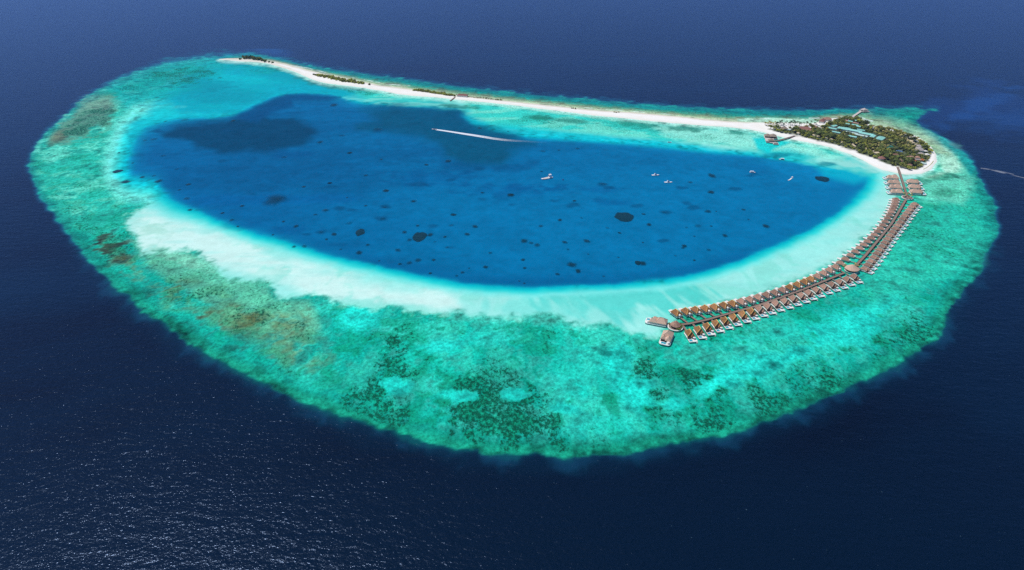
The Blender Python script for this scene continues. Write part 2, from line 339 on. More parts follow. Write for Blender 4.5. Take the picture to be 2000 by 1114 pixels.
# lagoon: shore slope, then blue water
wide = 1.0 + 1.3 * smooth(420, 250, px) + 0.7 * smooth(1500, 1680, px) * smooth(430, 330, py)
d = (sdL + (n20 - 0.5) * 5) / wide
a0 = reef_m
for lo, hi, c in ((-26, -13, (120, 228, 218)), (-17, -7, (44, 210, 204)), (-9, -2, (2, 188, 194)), (-4, 4, (0, 152, 182)), (0, 11, (0, 124, 168)), (6, 22, (0, 102, 150))):
    paint(smooth(lo, hi, d) * a0, c)
lagm = smooth(-2, 8, d)
mott *= 1 - smooth(-20, -6, d); coral *= 1 - smooth(-20, -8, d)
paint(lagm * ell(420, 370, 260, 70, 0.8), (0, 96, 148), 0.6)
paint(lagm * smooth(0.4, 0.75, fbm(X2, Y2, 220, 4, 60)), (0, 84, 128), 0.55)
paint(lagm * ell(1330, 430, 460, 120, 0.8, n90, .3), (0, 118, 166), 0.75)
paint(lagm * smooth(30, 6, sdL) * smooth(440, 520, py), (0, 88, 138), 0.6)
paint(lagm * poly_m([(1480,300),(1560,318),(1690,332),(1690,360),(1600,372),(1500,340)], -16, 16, n45, 8), (0, 128, 176), 0.6)
paint(poly_m([(1590,322),(1640,314),(1690,332),(1697,352),(1668,360),(1610,345)], -9, 10), (0, 182, 200), 0.75)
# northern shore shelf
nsh = poly_m(NSHORE, -5, 7, n20, 5)
paint(nsh, (62, 206, 196))
paint(nsh * smooth(0.45, 0.7, fbm(X2, Y2, 60, 4, 30)), (140, 226, 208), 0.6)
paint(nsh * poly_m([(1250,238),(1420,252),(1520,270),(1560,282),(1690,320),(1716,340),(1640,326),(1540,300),(1440,290),(1300,268)], -6, 8, n20, 6), (164, 230, 216), 0.8)
paint(poly_m([(900,225),(960,240),(1080,252),(1200,266),(1300,274),(1400,290),(1480,300),(1400,300),(1250,284),(1100,273),(1000,266),(930,254)], -6, 8), (4, 196, 206), 0.85)
paint(poly_m([(1470,270),(1500,266),(1515,274),(1550,276),(1520,288),(1500,300),(1480,292)], -4, 4, n20, 2), (4, 204, 208), 0.95)
paint(poly_m([(1480,294),(1540,290),(1600,306),(1560,316),(1500,306)], -5, 6, n20, 3), (4, 196, 202), 0.7)
paint(ell(1515, 303, 30, 3.4, 0.8, n20, 0.5), (6, 130, 150), 0.75)
paint(ell(1608, 321, 18, 4.5, 0.7, n20, 0.6), (6, 132, 142), 0.75)
for e in ((1235,243,36,5.5,6),(1335,251,26,5,4),(1060,232,14,3,4),(900,209,24,3,5),(1050,230,18,4,4),(1440,260,20,3,8),(1115,236,24,3,5)):
    paint(ell(e[0], e[1], e[2], e[3], 0.9, n20, 1.0, e[4]), (40, 130, 112), 0.75)
addc(nsh, 0.12); addc(poly_m([(1020,224),(1150,234),(1150,246),(1020,238)], -4, 4, n20, 4), 0.55)
# north-western shelf
shl = poly_m(NSHELF, -26, 26, n45, 16) * smooth(2, -3, sdL + (n45 - .5) * 3)
shl = np.maximum(shl, poly_m([(330,200),(430,150),(540,140),(640,168),(690,182),(655,190),(640,184),(590,181),(545,186),(505,201),(465,219),(400,229)], -12, 6, n45, 6) * smooth(2, -3, sdL + (n45 - .5) * 3))
paint(shl, (0, 172, 186)); mott *= 1 - shl * 0.8; coral *= 1 - 0.5 * shl
paint(shl * poly_m([(262,255),(300,205),(330,205),(350,228),(300,240)], -16, 12), (20, 206, 206), 0.85)
paint(shl * ell(430, 186, 80, 13, 0.8, n45, 0.4), (0, 150, 166), 0.7)
paint(shl * ell(480, 160, 70, 10, 0.9, n45, 0.6, 8), (0, 192, 200), 0.8)
paint(shl * ell(560, 148, 70, 9, 0.9, n45, 0.5, 14), (0, 156, 172), 0.55)
paint(shl * ell(560, 172, 90, 7, 0.9, n45, 0.5, 4), (0, 164, 184), 0.6)
paint(shl * ell(400, 166, 44, 8, 0.9, n20, 0.8), (0, 146, 160), 0.6)
for e in ((592,153,17,4,8),(618,160,14,4,8),(640,168,26,3.5,8),(688,172,16,3,8)):
    paint(ell(e[0], e[1], e[2], e[3], 0.7, n20, 0.9, e[4]), (44, 132, 124), 0.6)
addc(poly_m([(300,140),(400,128),(430,150),(360,165),(310,170)], -8, 8, n20, 10), 0.75)
addc(poly_m([(600,152),(700,172),(740,182),(720,186),(640,172)], -4, 4, n20, 4), 0.6)
# broad dark patches and faint spots in the lagoon colour
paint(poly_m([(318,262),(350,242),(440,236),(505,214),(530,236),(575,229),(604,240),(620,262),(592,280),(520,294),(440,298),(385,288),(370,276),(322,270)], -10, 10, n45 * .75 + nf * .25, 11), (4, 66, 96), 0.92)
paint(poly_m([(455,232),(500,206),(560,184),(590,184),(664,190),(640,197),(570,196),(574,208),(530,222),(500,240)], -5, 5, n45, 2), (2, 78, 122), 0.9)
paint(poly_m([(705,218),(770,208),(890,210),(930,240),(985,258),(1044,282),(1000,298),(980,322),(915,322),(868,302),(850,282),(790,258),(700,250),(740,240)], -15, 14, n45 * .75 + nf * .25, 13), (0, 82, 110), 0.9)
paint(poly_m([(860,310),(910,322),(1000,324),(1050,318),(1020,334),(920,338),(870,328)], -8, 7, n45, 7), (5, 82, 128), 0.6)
paint(ell(480, 391, 150, 6, 0.9, n45, 1.2), (4, 90, 150), 0.3)
for e in ((575,301,30,6),(840,350,60,10),(1000,372,60,10),(1170,370,26,5),(1200,396,30,5),(1030,366,40,5),(560,450,40,6),(480,440,34,6)):
    paint(ell(e[0], e[1], e[2], e[3], 0.9, n20, 1.0), (4, 84, 136), 0.45)
for e in ((643,366),(492,379),(752,405),(748,428),(660,407),(627,454),(598,458),(849,442),(874,483),(752,405),(942,389),(1178,361),(1187,366),(1298,414),(1292,471),(1080,392),(1340,397),(1439,369),(1331,367),(1355,406),(1469,343),(309,256),(445,256),(437,315),(737,256),(933,329),(750,405),(551,390),(1000,400),(1246,402),(1120,402),(690,410),(820,360),(880,352)):
    paint(ell(e[0], e[1], 9, 3, 0.9, n20, 0.9), (4, 74, 112), 0.6)
# lagoon-side wash and the ocean side of the sandbar
south = smooth(-2, 2, py - (sdS * 0 + np.interp(px, [430,520,600,680,780,880,1000,1120,1280,1420,1520,1620,1720,1800], [116,122,146,164,178,189,201,217,232,243,255,262,290,300])))
wash = smooth(-9, -1, sdS + (n20 - 0.5) * 3)
paint(wash * south, (196, 234, 222), 0.9)
t = np.where(sdS < 0, -sdS / (-sdS + np.maximum(sdR, 0.01) + 0.01), 0)
nb = (1 - south) * smooth(-1, 1.5, sdR) * smooth(440, 520, px) * (sdS > -200) * smooth(1760, 1690, px)
for lo, hi, c in ((1.1, 0.8, (12, 122, 126)), (0.9, 0.62, (14, 138, 132)), (0.66, 0.4, (90, 150, 122)), (0.46, 0.22, (158, 166, 130)), (0.26, 0.06, (206, 208, 178))):
    paint(nb * smooth(lo, hi, t + (n20 - 0.5) * 0.22 + (n8 - 0.5) * 0.1), c, 0.9)
nbe = (1 - south) * smooth(1660, 1720, px) * reef_m * smooth(-70, -2, sdS)
paint(nbe * smooth(-30, -4, sdS + (n20 - 0.5) * 8), (176, 186, 150), 0.7)
paint(poly_m([(1690,238),(1720,240),(1760,252),(1740,252),(1700,247)], -2, 2), (196, 206, 176), 0.8)
paint(poly_m([(1440,232),(1500,231),(1590,234),(1600,240),(1500,240),(1440,237)], -1.5, 1.5, n20, 2), (188, 218, 200), 0.8)
# foam lines
foam = np.zeros(SH, np.float32)
def streak(pts, w, k, brk=0.5):
    q = np.array(pts, float)
    dd = local(lambda a, b: line_d(a, b, pts)[0], q[:, 0].min() - 9, q[:, 1].min() - 9, q[:, 0].max() + 9, q[:, 1].max() + 9, 99)
    np.maximum(foam, smooth(w, w * 0.3, dd + (n8 - 0.5) * w) * smooth(brk - 0.12, brk + 0.1, n20b) * k, out=foam)
streak([(560,127),(600,133),(640,143)], 1.4, 0.7, 0.42); streak([(680,150),(760,165),(800,168)], 1.2, 0.55, 0.5); streak([(1080,206),(1150,211),(1290,222),(1330,226)], 1.0, 0.6, 0.5)
streak([(1455,232),(1500,231.5),(1560,231)], 1.0, 0.6, 0.5); streak([(1580,231),(1594,231),(1600,230.5)], 1.1, 1.0, 0.2); streak([(1674,228.5),(1684,230),(1692,234),(1704,236.5)], 1.3, 1.0, 0.1); streak([(1692,234.5),(1704,236.8)], 1.8, 1.0, 0.1)
streak([(1903,324),(1915,328),(1940,333),(1975,342),(2010,350)], 1.1, 0.32, 0.56); streak([(1945,333),(1980,341)], 0.9, 0.25, 0.5); streak([(1915,329),(1932,331)], 0.9, 0.4, 0.3); pass
streak([(1720,236),(1750,243),(1775,252)], 1.2, 0.35, 0.45)
paint(foam, (236, 240, 240))
kk = np.clip(coral * 1.1, 0, 1) * (0.72 + 0.5 * smooth(.3, .75, n20 * .6 + n45b * .4))
paint(np.clip(kk, 0, 1) * smooth(-2, 10, sdR) * (1 - smooth(-3, 0, sdS)) * smooth(.3, .62, nf), (10, 120, 92), 0.55)
Cg = np.array((0.88, 1.08, 0.97), np.float32)
gm = (reef_m * (1 - .85 * shal) * (1 - smooth(-16, -4, d)) * (1 - .8 * shl))[..., None]
C[...] = C * (1 - gm) + C * Cg * gm
mulc(1 + (nf - 0.5) * 1.15 * reef_m * (1 - 0.75 * smooth(-4, 6, d)) * (1 - .88 * shal) * (1 - .75 * shl) * (1 - .65 * nsh) + (nst - .5) * .5 * near * reef_m * (1 - shal) * (1 - smooth(-16, -4, d)))
coral *= (0.72 + 0.5 * smooth(.3, .75, n20 * .6 + n45b * .4))
coral = np.clip(coral, 0, 1)
coral *= smooth(-2, 10, sdR) * (1 - smooth(-3, 0, sdS)) * (1 - foam)
# ------------------------------------------------------------------ meshes from the grid
def full(a2, fill, ncomp=1):
    shp = (NY, NX) if ncomp == 1 else (NY, NX, ncomp)
    o = np.zeros(shp, np.float32); o[...] = fill
    o[cy0:cy0 + len(ys), cx0:cx0 + len(xs)] = a2
    return o.reshape(-1) if ncomp == 1 else o.reshape(-1, ncomp)
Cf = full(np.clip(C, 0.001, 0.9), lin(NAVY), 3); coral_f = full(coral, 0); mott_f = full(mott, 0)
sdR_f = full(sdR, -1e3); sdL_f = full(sdL, -1e3); sdS_f = full(sdS, -1e3)
calm_f = full(smooth(-10, 20, sdR), 0)
idx = np.arange(NX * NY).reshape(NY, NX)
quads = np.stack([idx[:-1, :-1], idx[:-1, 1:], idx[1:, 1:], idx[1:, :-1]], -1).reshape(-1, 4)
def sheet(name, sel, z, material, attrs):
    q = quads[sel]
    used = np.unique(q)
    remap = np.full(NX * NY, -1, np.int64); remap[used] = np.arange(len(used))
    q = remap[q]
    me = bpy.data.meshes.new(name)
    me.vertices.add(len(used)); me.loops.add(q.size); me.polygons.add(len(q))
    co = np.stack([X[used], Y[used], z[used] if not np.isscalar(z) else np.full(len(used), z)], -1).astype(np.float32)
    me.vertices.foreach_set("co", co.ravel())
    me.loops.foreach_set("vertex_index", q.ravel().astype(np.int32))
    me.polygons.foreach_set("loop_start", (np.arange(len(q)) * 4).astype(np.int32))
    me.polygons.foreach_set("use_smooth", np.ones(len(q), bool))
    me.update(calc_edges=True)
    for nme, (kind, arr) in attrs.items():
        at_ = me.attributes.new(nme, kind, 'POINT')
        if kind == 'FLOAT': at_.data.foreach_set("value", arr[used].astype(np.float32))
        else: at_.data.foreach_set("color", np.concatenate([arr[used], np.ones((len(used), 1))], 1).astype(np.float32).ravel())
    me.materials.append(material)
    o = bpy.data.objects.new(name, me); scene.collection.objects.link(o)
    o["kind"] = "structure"
    return o
# water: seabed colour as seen through the water, coral thicket speckle, wavelets and gloss
wm_, t, b = new_mat("water")
N, L = t.nodes, t.links
def node(kind, **kw):
    n = N.new(kind)
    for k, v in kw.items(): setattr(n, k, v)
    return n
geo = node("ShaderNodeNewGeometry")
a_c = node("ShaderNodeAttribute", attribute_name="bed"); a_k = node("ShaderNodeAttribute", attribute_name="coral"); a_m = node("ShaderNodeAttribute", attribute_name="mottle"); a_q = node("ShaderNodeAttribute", attribute_name="calm")
def noise(scale, detail=3, rough=0.55, stretch=None, rot=0.0):
    n = node("ShaderNodeTexNoise"); n.inputs["Scale"].default_value = scale; n.inputs["Detail"].default_value = detail; n.inputs["Roughness"].default_value = rough
    if stretch:
        mp = node("ShaderNodeMapping"); mp.inputs["Scale"].default_value = stretch; mp.inputs["Rotation"].default_value = (0, 0, rot)
        L.new(geo.outputs["Position"], mp.inputs[0]); L.new(mp.outputs[0], n.inputs["Vector"])
    else: L.new(geo.outputs["Position"], n.inputs["Vector"])
    return n
def math_(op, a, b_=None, clamp=False):
    m = node("ShaderNodeMath", operation=op); m.use_clamp = clamp
    for i, v in enumerate((a, b_)):
        if v is None: continue
        if isinstance(v, (int, float)): m.inputs[i].default_value = v
        else: L.new(v, m.inputs[i])
    return m.outputs[0]
nk = noise(1 / 3.8, 4, 0.75, (1.0, 0.72, 1.0), 0.55)
thr = math_('SUBTRACT', 0.84, math_('MULTIPLY', a_k.outputs["Fac"], 0.54))
nk2 = math_('ADD', math_('MULTIPLY', nk.outputs["Fac"], 2.4), -0.7)
cm = math_('MULTIPLY', math_('SUBTRACT', nk2, thr), 3.6, True)
cm = math_('MULTIPLY', cm, math_('MINIMUM', math_('MULTIPLY', a_k.outputs["Fac"], 1.8), 0.93))
mx = node("ShaderNodeMix", data_type='RGBA'); L.new(cm, mx.inputs["Factor"]); L.new(a_c.outputs["Color"], mx.inputs["A"])
mx.inputs["B"].default_value = (*lin((12, 80, 58)), 1)
wf = noise(1 / 3.0, 2, 0.5, (1.0, 1.4, 1.0), 0.4)
wfm = math_('MULTIPLY', math_('MULTIPLY', math_('SUBTRACT', wf.outputs["Fac"], 0.735), 9.0, True), math_('SUBTRACT', 1.0, a_q.outputs["Fac"]))  # sparse whitecap flecks and wave glints put into the open-sea colour
mw = node("ShaderNodeMix", data_type='RGBA'); L.new(math_('MULTIPLY', wfm, 0.5), mw.inputs["Factor"]); L.new(mx.outputs["Result"], mw.inputs["A"]); mw.inputs["B"].default_value = (0.16, 0.30, 0.40, 1)
nm = noise(1 / 3.6, 4, 0.75, (1.0, 0.8, 1.0), -0.5)
mm = math_('ADD', 1.0, math_('MULTIPLY', math_('MULTIPLY', math_('SUBTRACT', nm.outputs["Fac"], 0.5), a_m.outputs["Fac"]), 2.5))
sc = node("ShaderNodeVectorMath", operation='SCALE'); L.new(mw.outputs["Result"], sc.inputs[0]); L.new(mm, sc.inputs["Scale"])
N.remove(b)
df = node("ShaderNodeBsdfDiffuse"); L.new(sc.outputs[0], df.inputs["Color"])
gl = node("ShaderNodeBsdfGlossy"); gl.inputs["Color"].default_value = (0.44, 0.62, 1.0, 1); gl.inputs["Roughness"].default_value = 0.2
fr = node("ShaderNodeFresnel"); fr.inputs["IOR"].default_value = 1.33
ms = node("ShaderNodeMixShader"); L.new(df.outputs[0], ms.inputs[1]); L.new(gl.outputs[0], ms.inputs[2])
L.new(math_('MULTIPLY', fr.outputs[0], math_('SUBTRACT', 1.0, math_('MULTIPLY', a_q.outputs["Fac"], 0.72))), ms.inputs[0])
L.new(ms.outputs[0], [n for n in N if n.type == 'OUTPUT_MATERIAL'][0].inputs["Surface"])
w1 = noise(1 / 11.0, 3, 0.65, (1.0, 1.9, 1.0), 0.6); w2 = noise(1 / 4.0, 3, 0.65, (1.0, 1.25, 1.0), 0.35)
w3 = noise(1 / 30.0, 2, 0.5, (1.0, 3.2, 1.0), 0.45)
hh = math_('ADD', math_('ADD', math_('MULTIPLY', w1.outputs["Fac"], 1.6), math_('MULTIPLY', w2.outputs["Fac"], 1.5)), math_('MULTIPLY', w3.outputs["Fac"], 1.6))
amp = math_('SUBTRACT', 1.0, math_('MULTIPLY', a_q.outputs["Fac"], 0.72))
bp = node("ShaderNodeBump"); bp.inputs["Distance"].default_value = 0.35
L.new(amp, bp.inputs["Strength"]); L.new(hh, bp.inputs["Height"]); L.new(bp.outputs[0], fr.inputs["Normal"]); L.new(bp.outputs[0], gl.inputs["Normal"]); L.new(bp.outputs[0], df.inputs["Normal"])
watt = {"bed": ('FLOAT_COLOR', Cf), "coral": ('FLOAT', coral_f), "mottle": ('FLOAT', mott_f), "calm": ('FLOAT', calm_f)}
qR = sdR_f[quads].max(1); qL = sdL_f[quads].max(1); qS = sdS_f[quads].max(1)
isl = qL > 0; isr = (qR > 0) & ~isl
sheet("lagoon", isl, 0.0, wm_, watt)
sheet("reef_flat", isr, 0.0, wm_, watt)
sheet("ocean", ~isl & ~isr, 0.0, wm_, watt)
# dry land: sandbar and island ground
vegm = poly_m(VEG, -2, 2, n20, 3)
G = np.zeros(SH + (3,), np.float32); G[...] = lin((246, 243, 236))
def paint_g(m, c, k=1.0):
    m = (m * k)[..., None]; G[...] = G * (1 - m) + m * np.array(lin(c), np.float32)
paint_g(smooth(3.0, 0.2, sdS + (n20 - 0.5) * 2), (226, 230, 216), 0.7)
paint_g(smooth(0.5, 0.8, n20), (236, 228, 212), 0.35)
paint_g((1 - south) * smooth(4.0, 0.5, sdS + (n20 - 0.5) * 3) * smooth(1500, 1400, px), (206, 198, 172), 0.7)
paint_g(vegm, (66, 82, 38), 0.95)
zland = 0.004 + 1.7 * smooth(-3, 6, sdS) + vegm * 0.5 - 0.30 + (n20 - 0.5) * 0.2
sand_m = mat("sand", (240, 234, 222))
ln = sand_m.node_tree; an = ln.nodes.new("ShaderNodeAttribute"); an.attribute_name = "ground"
ln.links.new(an.outputs["Color"], ln.nodes["Principled BSDF"].inputs["Base Color"]); ln.nodes["Principled BSDF"].inputs["Roughness"].default_value = 0.95
sheet("beach", qS > -2.0, full(zland, -1), sand_m, {"ground": ('FLOAT_COLOR', full(G, 0.5, 3))})
# ------------------------------------------------------------------ mesh builder
class MB:
    def __init__(s): s.v = []; s.f = []
    def face(s, pts):
        i = len(s.v); s.v += [tuple(p) for p in pts]; s.f.append(tuple(range(i, i + len(pts))))
    def solid(s, low, high):
        """closed prism between two equally long rings"""
        n = len(low); i = len(s.v)
        s.v += [tuple(p) for p in low] + [tuple(p) for p in high]
        s.f.append(tuple(range(i + n - 1, i - 1, -1))); s.f.append(tuple(range(i + n, i + 2 * n)))
        for k in range(n):
            s.f.append((i + k, i + (k + 1) % n, i + n + (k + 1) % n, i + n + k))
    def box(s, x0, x1, y0, y1, z0, z1):
        s.solid([(x0, y0, z0), (x1, y0, z0), (x1, y1, z0), (x0, y1, z0)], [(x0, y0, z1), (x1, y0, z1), (x1, y1, z1), (x0, y1, z1)])
    def prism(s, ring, z0, z1):
        s.solid([(x, y, z0) for x, y in ring], [(x, y, z1) for x, y in ring])
    def hip(s, x0, x1, y0, y1, ze, zr, r0, r1, along='y', th=0.35):
        """hipped roof over a rectangle; ridge from r0 to r1 along one axis"""
        i = len(s.v)
        if along == 'y':
            xm = (x0 + x1) / 2; a, b_ = (xm, r0, zr), (xm, r1, zr)
        else:
            ym = (y0 + y1) / 2; a, b_ = (r0, ym, zr), (r1, ym, zr)
        s.v += [(x0, y0, ze), (x1, y0, ze), (x1, y1, ze), (x0, y1, ze), a, b_,
                (x0, y0, ze - th), (x1, y0, ze - th), (x1, y1, ze - th), (x0, y1, ze - th)]
        if along == 'y': F = [(0, 1, 4), (1, 2, 5, 4), (2, 3, 5), (3, 0, 4, 5)]
        else: F = [(0, 1, 5, 4), (1, 2, 5), (2, 3, 4, 5), (3, 0, 4)]
        F += [(6, 7, 1, 0), (7, 8, 2, 1), (8, 9, 3, 2), (9, 6, 0, 3), (9, 8, 7, 6)]
        s.f += [tuple(i + k for k in q) for q in F]
    def cone(s, cx, cy, rings, n=16):
        """stack of (radius, z) rings, closed at both ends"""
        i = len(s.v)
        for r, z in rings:
            for k in range(n):
                a = 2 * math.pi * k / n; s.v.append((cx + r * math.cos(a), cy + r * math.sin(a), z))
        for j in range(len(rings) - 1):
            for k in range(n):
                s.f.append((i + j * n + k, i + j * n + (k + 1) % n, i + (j + 1) * n + (k + 1) % n, i + (j + 1) * n + k))
        s.f.append(tuple(i + k for k in range(n - 1, -1, -1))); s.f.append(tuple(i + (len(rings) - 1) * n + k for k in range(n)))
    def bar(s, p, q, w, h=None):
        p, q = Vector(p), Vector(q); d = (q - p).normalized(); h = h or w
        side = d.cross(Vector((0, 0, 1)))
        side = side.normalized() if side.length > 1e-4 else Vector((1, 0, 0))
        up = side.cross(d)
        def ring(c): return [c - side * w / 2 - up * h / 2, c + side * w / 2 - up * h / 2, c + side * w / 2 + up * h / 2, c - side * w / 2 + up * h / 2]
        s.solid(ring(p), ring(q))
    def mesh(s, name, material, smooth_=False):
        me = bpy.data.meshes.new(name); me.from_pydata(s.v, [], s.f); me.validate(); me.update()
        me.materials.append(material)
        if smooth_: me.polygons.foreach_set("use_smooth", np.ones(len(me.polygons), bool))
        return me
LINK = scene.collection.objects.link
def obj(name, me, parent=None, loc=None, label=None):
    o = bpy.data.objects.new(name, me); LINK(o)
    if parent is not None: o.parent = parent
    if loc is not None: o.location = loc
    if label: o["label"] = label
    return o
def thing(name, label, cat, loc, rz=0.0, group=None, me=None):
    o = bpy.data.objects.new(name, me); LINK(o)
    o.location = loc; o.rotation_euler = (0, 0, rz)
    o["label"] = label; o["category"] = cat
    if group: o["group"] = group
    return o
def copy_tree(src, parent=None):
    c = src.copy(); LINK(c)
    if parent is not None: c.parent = parent
    for ch in src.children: copy_tree(ch, c)
    return c
def facing(d): return math.atan2(d[1], d[0]) - math.pi / 2        # local +y turned towards world direction d
ORD = "first second third fourth fifth sixth seventh eighth ninth tenth eleventh twelfth thirteenth fourteenth fifteenth sixteenth seventeenth eighteenth nineteenth twentieth twenty-first twenty-second".split()
# ------------------------------------------------------------------ materials of the buildings
M = {}
M['thatch_gold'] = mat("thatch_gold", (158, 114, 76), 0.95, 0.1, 0.42, 1.0, (1, 1, 0.5), 0.24, 0.15)
M['thatch_grey'] = mat("thatch_grey", (168, 132, 114), 0.95, 0.1, 0.4, 1.0, (1, 1, 0.5), 0.24, 0.15)
M['thatch_brown'] = mat("thatch_brown", (150, 136, 122), 0.95, 0.1, 0.3, 1.0, (1, 1, 0.5), 0.06, 0.15)
M['thatch_tan'] = mat("thatch_tan", (206, 174, 152), 0.95, 0.1, 0.2, 1.4, (1, 1, 0.5), 0.06, 0.15)
M['thatch_rose'] = mat("thatch_rose", (150, 108, 98), 0.95, 0.1, 0.25, 1.2, (1, 1, 0.5), 0.06, 0.15)
M['ridge_gold'] = mat("ridge_gold", (232, 182, 110), 0.95, 0.1, 0.15, 1.5)
M['ridge_grey'] = mat("ridge_grey", (204, 178, 158), 0.95, 0.1, 0.15, 1.5)
M['white'] = mat("white_paint", (236, 234, 228), 0.6, 0.3, 0.06, 0.8)
M['wall'] = mat("white_wall", (226, 222, 214), 0.8, 0.2, 0.08, 0.6)
M['deck'] = mat("sunbleached_decking", (206, 196, 188), 0.85, 0.2, 0.16, 1.2, (1, 6, 1))
M['boards'] = mat("boardwalk_boards", (142, 122, 110), 0.9, 0.15, 0.2, 0.8, (5, 1, 1))
M['pile'] = mat("dark_piles", (62, 56, 52), 0.9, 0.1, 0.3, 1.0)
M['shade'] = mat("dark_timber_and_shade", (66, 50, 44), 0.85, 0.15, 0.3, 1.0)  # dark timber parts, and the blocks built as terrace shade
M['pool'] = mat("pool_water", (30, 168, 190), 0.12, 0.5, 0.12, 0.5)
M['glass'] = mat("window_glass", (40, 56, 66), 0.1, 0.5, 0.2, 0.5)
M['teal'] = mat("teal_metal_roof", (150, 214, 202), 0.45, 0.4, 0.1, 0.35, (1, 8, 1), 0.12)
M['palemetal'] = mat("pale_metal_roof", (196, 222, 214), 0.5, 0.4, 0.1, 0.35, (1, 8, 1))
M['pink'] = mat("faded_pink_roof", (188, 150, 142), 0.8, 0.2, 0.15, 0.5)
M['orange'] = mat("orange_tile_roof", (196, 116, 70), 0.85, 0.2, 0.25, 0.6)
M['beige'] = mat("beige_canvas", (222, 204, 172), 0.85, 0.2, 0.1, 0.5)
M['blue'] = mat("blue_court_paint", (44, 98, 150), 0.7, 0.3, 0.1, 0.3)
M['greencourt'] = mat("green_court_paint", (20, 136, 122), 0.7, 0.3, 0.15, 0.3)
M['leaf'] = mat("leaf_green", (134, 138, 62), 0.75, 0.25, 0.5, 0.35, (1, 1, 1), 0.3)
M['leaf_dark'] = mat("leaf_dark_green", (102, 114, 56), 0.75, 0.25, 0.5, 0.35, (1, 1, 1), 0.3)
M['leaf_lime'] = mat("leaf_bright_green", (160, 164, 66), 0.75, 0.25, 0.4, 0.35, (1, 1, 1), 0.25)
M['frond'] = mat("palm_frond", (156, 148, 84), 0.7, 0.3, 0.4, 0.5, (1, 1, 1), 0.3)
M['frond_dark'] = mat("palm_frond_dark", (66, 88, 52), 0.7, 0.3, 0.4, 0.5, (1, 1, 1), 0.25)
M['trunk'] = mat("bark", (116, 98, 78), 0.9, 0.1, 0.3, 2.0)
M['hull'] = mat("white_gelcoat", (238, 240, 242), 0.3, 0.5, 0.03, 0.5)
M['tint'] = mat("tinted_glass", (92, 104, 128), 0.12, 0.5, 0.2, 0.5)
M['bottom'] = mat("red_bottom_paint", (120, 60, 56), 0.5, 0.4, 0.1, 0.5)
M['coral'] = mat("coral_rock", (8, 44, 44), 0.5, 0.3, 0.35, 0.12)
M['bags'] = mat("weedy_sandbag", (172, 170, 96), 0.95, 0.1, 0.25, 0.5)
M['slate'] = mat("slate_grey_roof", (184, 174, 168), 0.9, 0.15, 0.2, 0.8)
# ------------------------------------------------------------------ water villas
def rect_frame(m, x0, x1, y0, y1, z0, z1, w):
    m.box(x0 - w, x1 + w, y0 - w, y0, z0, z1); m.box(x0 - w, x1 + w, y1, y1 + w, z0, z1)
    m.box(x0 - w, x0, y0, y1, z0, z1); m.box(x1, x1 + w, y0, y1, z0, z1)
def piles(m, xs_, ys_, top, r=0.22):
    for x in xs_:
        for y in ys_: m.box(x - r, x + r, y - r, y + r, -1.2, top)
    for y in ys_: m.box(xs_[0], xs_[-1], y - 0.15, y + 0.15, top - 0.35, top - 0.02)
    for x in (xs_[0], xs_[-1]): m.box(x - 0.15, x + 0.15, ys_[0], ys_[-1], top - 0.5, top - 0.1)
def reef_villa(kind):
    """villa of the reef side: hipped thatch, dark blocks as terrace shade, and pool deck at the far end"""
    P = []
    th, rd = M['thatch_' + kind], M['ridge_' + kind]
    m = MB(); m.box(-4.4, 4.4, 0.0, 12.4, 1.5, 2.2); m.box(-4.7, 4.5, 12.4, 19.4, 1.3, 2.0); m.box(-4.4, -2.9, 19.4, 20.6, 0.6, 0.9); P.append(('deck', m.mesh('villa_deck', M['white'])))
    m = MB(); piles(m, (-3.8, 0, 3.8), (1, 6.5, 12, 18.4), 1.3); P.append(('pile_frame', m.mesh('villa_piles', M['pile'])))
    m = MB(); m.box(-3.7, 3.7, 0.9, 9.6, 2.2, 4.7); m.box(-3.7, -3.3, 9.6, 12.0, 2.2, 4.7); P.append(('wall', m.mesh('villa_wall', M['wall'])))
    m = MB(); m.hip(-4.1, 4.1, 0.2, 11.0, 4.3, 8.7, 3.4, 9.4); m.hip(-4.2, 0.6, 7.0, 13.2, 4.1, 7.0, 8.6, 11.8); P.append(('thatch_roof', m.mesh('villa_thatch', th)))
    m = MB(); m.bar((0, 3.2, 8.75), (0, 9.5, 8.75), 0.9, 0.35); m.bar((0, 3.4, 8.7), (-4.1, 0.2, 4.35), 0.6, 0.22); m.bar((0, 3.4, 8.7), (4.1, 0.2, 4.35), 0.6, 0.22); m.bar((0, 9.4, 8.7), (4.1, 11.0, 4.35), 0.6, 0.22); P.append(('ridge_cap', m.mesh('villa_ridge', rd)))
    m = MB(); m.box(-3.2, 3.8, 9.7, 10.6, 2.21, 4.2); m.box(0.9, 4.2, 10.7, 13.0, 2.21, 3.7); P.append(('terrace', m.mesh('villa_terrace_shade', M['shade'])))  # dark solid blocks stand in for shade on the open terrace
    m = MB(); m.box(0.5, 4.0, 14.6, 18.2, 1.6, 2.07); P.append(('pool', m.mesh('villa_pool', M['pool'])))
    m = MB(); rect_frame(m, 0.5, 4.0, 14.6, 18.2, 1.9, 2.28, 0.32); P.append(('pool_coping', m.mesh('villa_coping', M['white'])))
    m = MB(); m.cone(-2.4, 13.9, [(1.7, 4.0), (0.1, 4.7)], 8); m.bar((-2.4, 13.9, 2.0), (-2.4, 13.9, 4.3), 0.12); P.append(('parasol', m.mesh('villa_parasol', M['white'])))
    m = MB(); m.box(-1.1, 1.1, -1.0, 0.0, 1.86, 2.04); P.append(('gangway', m.mesh('villa_gangway', M['boards'])))
    return P
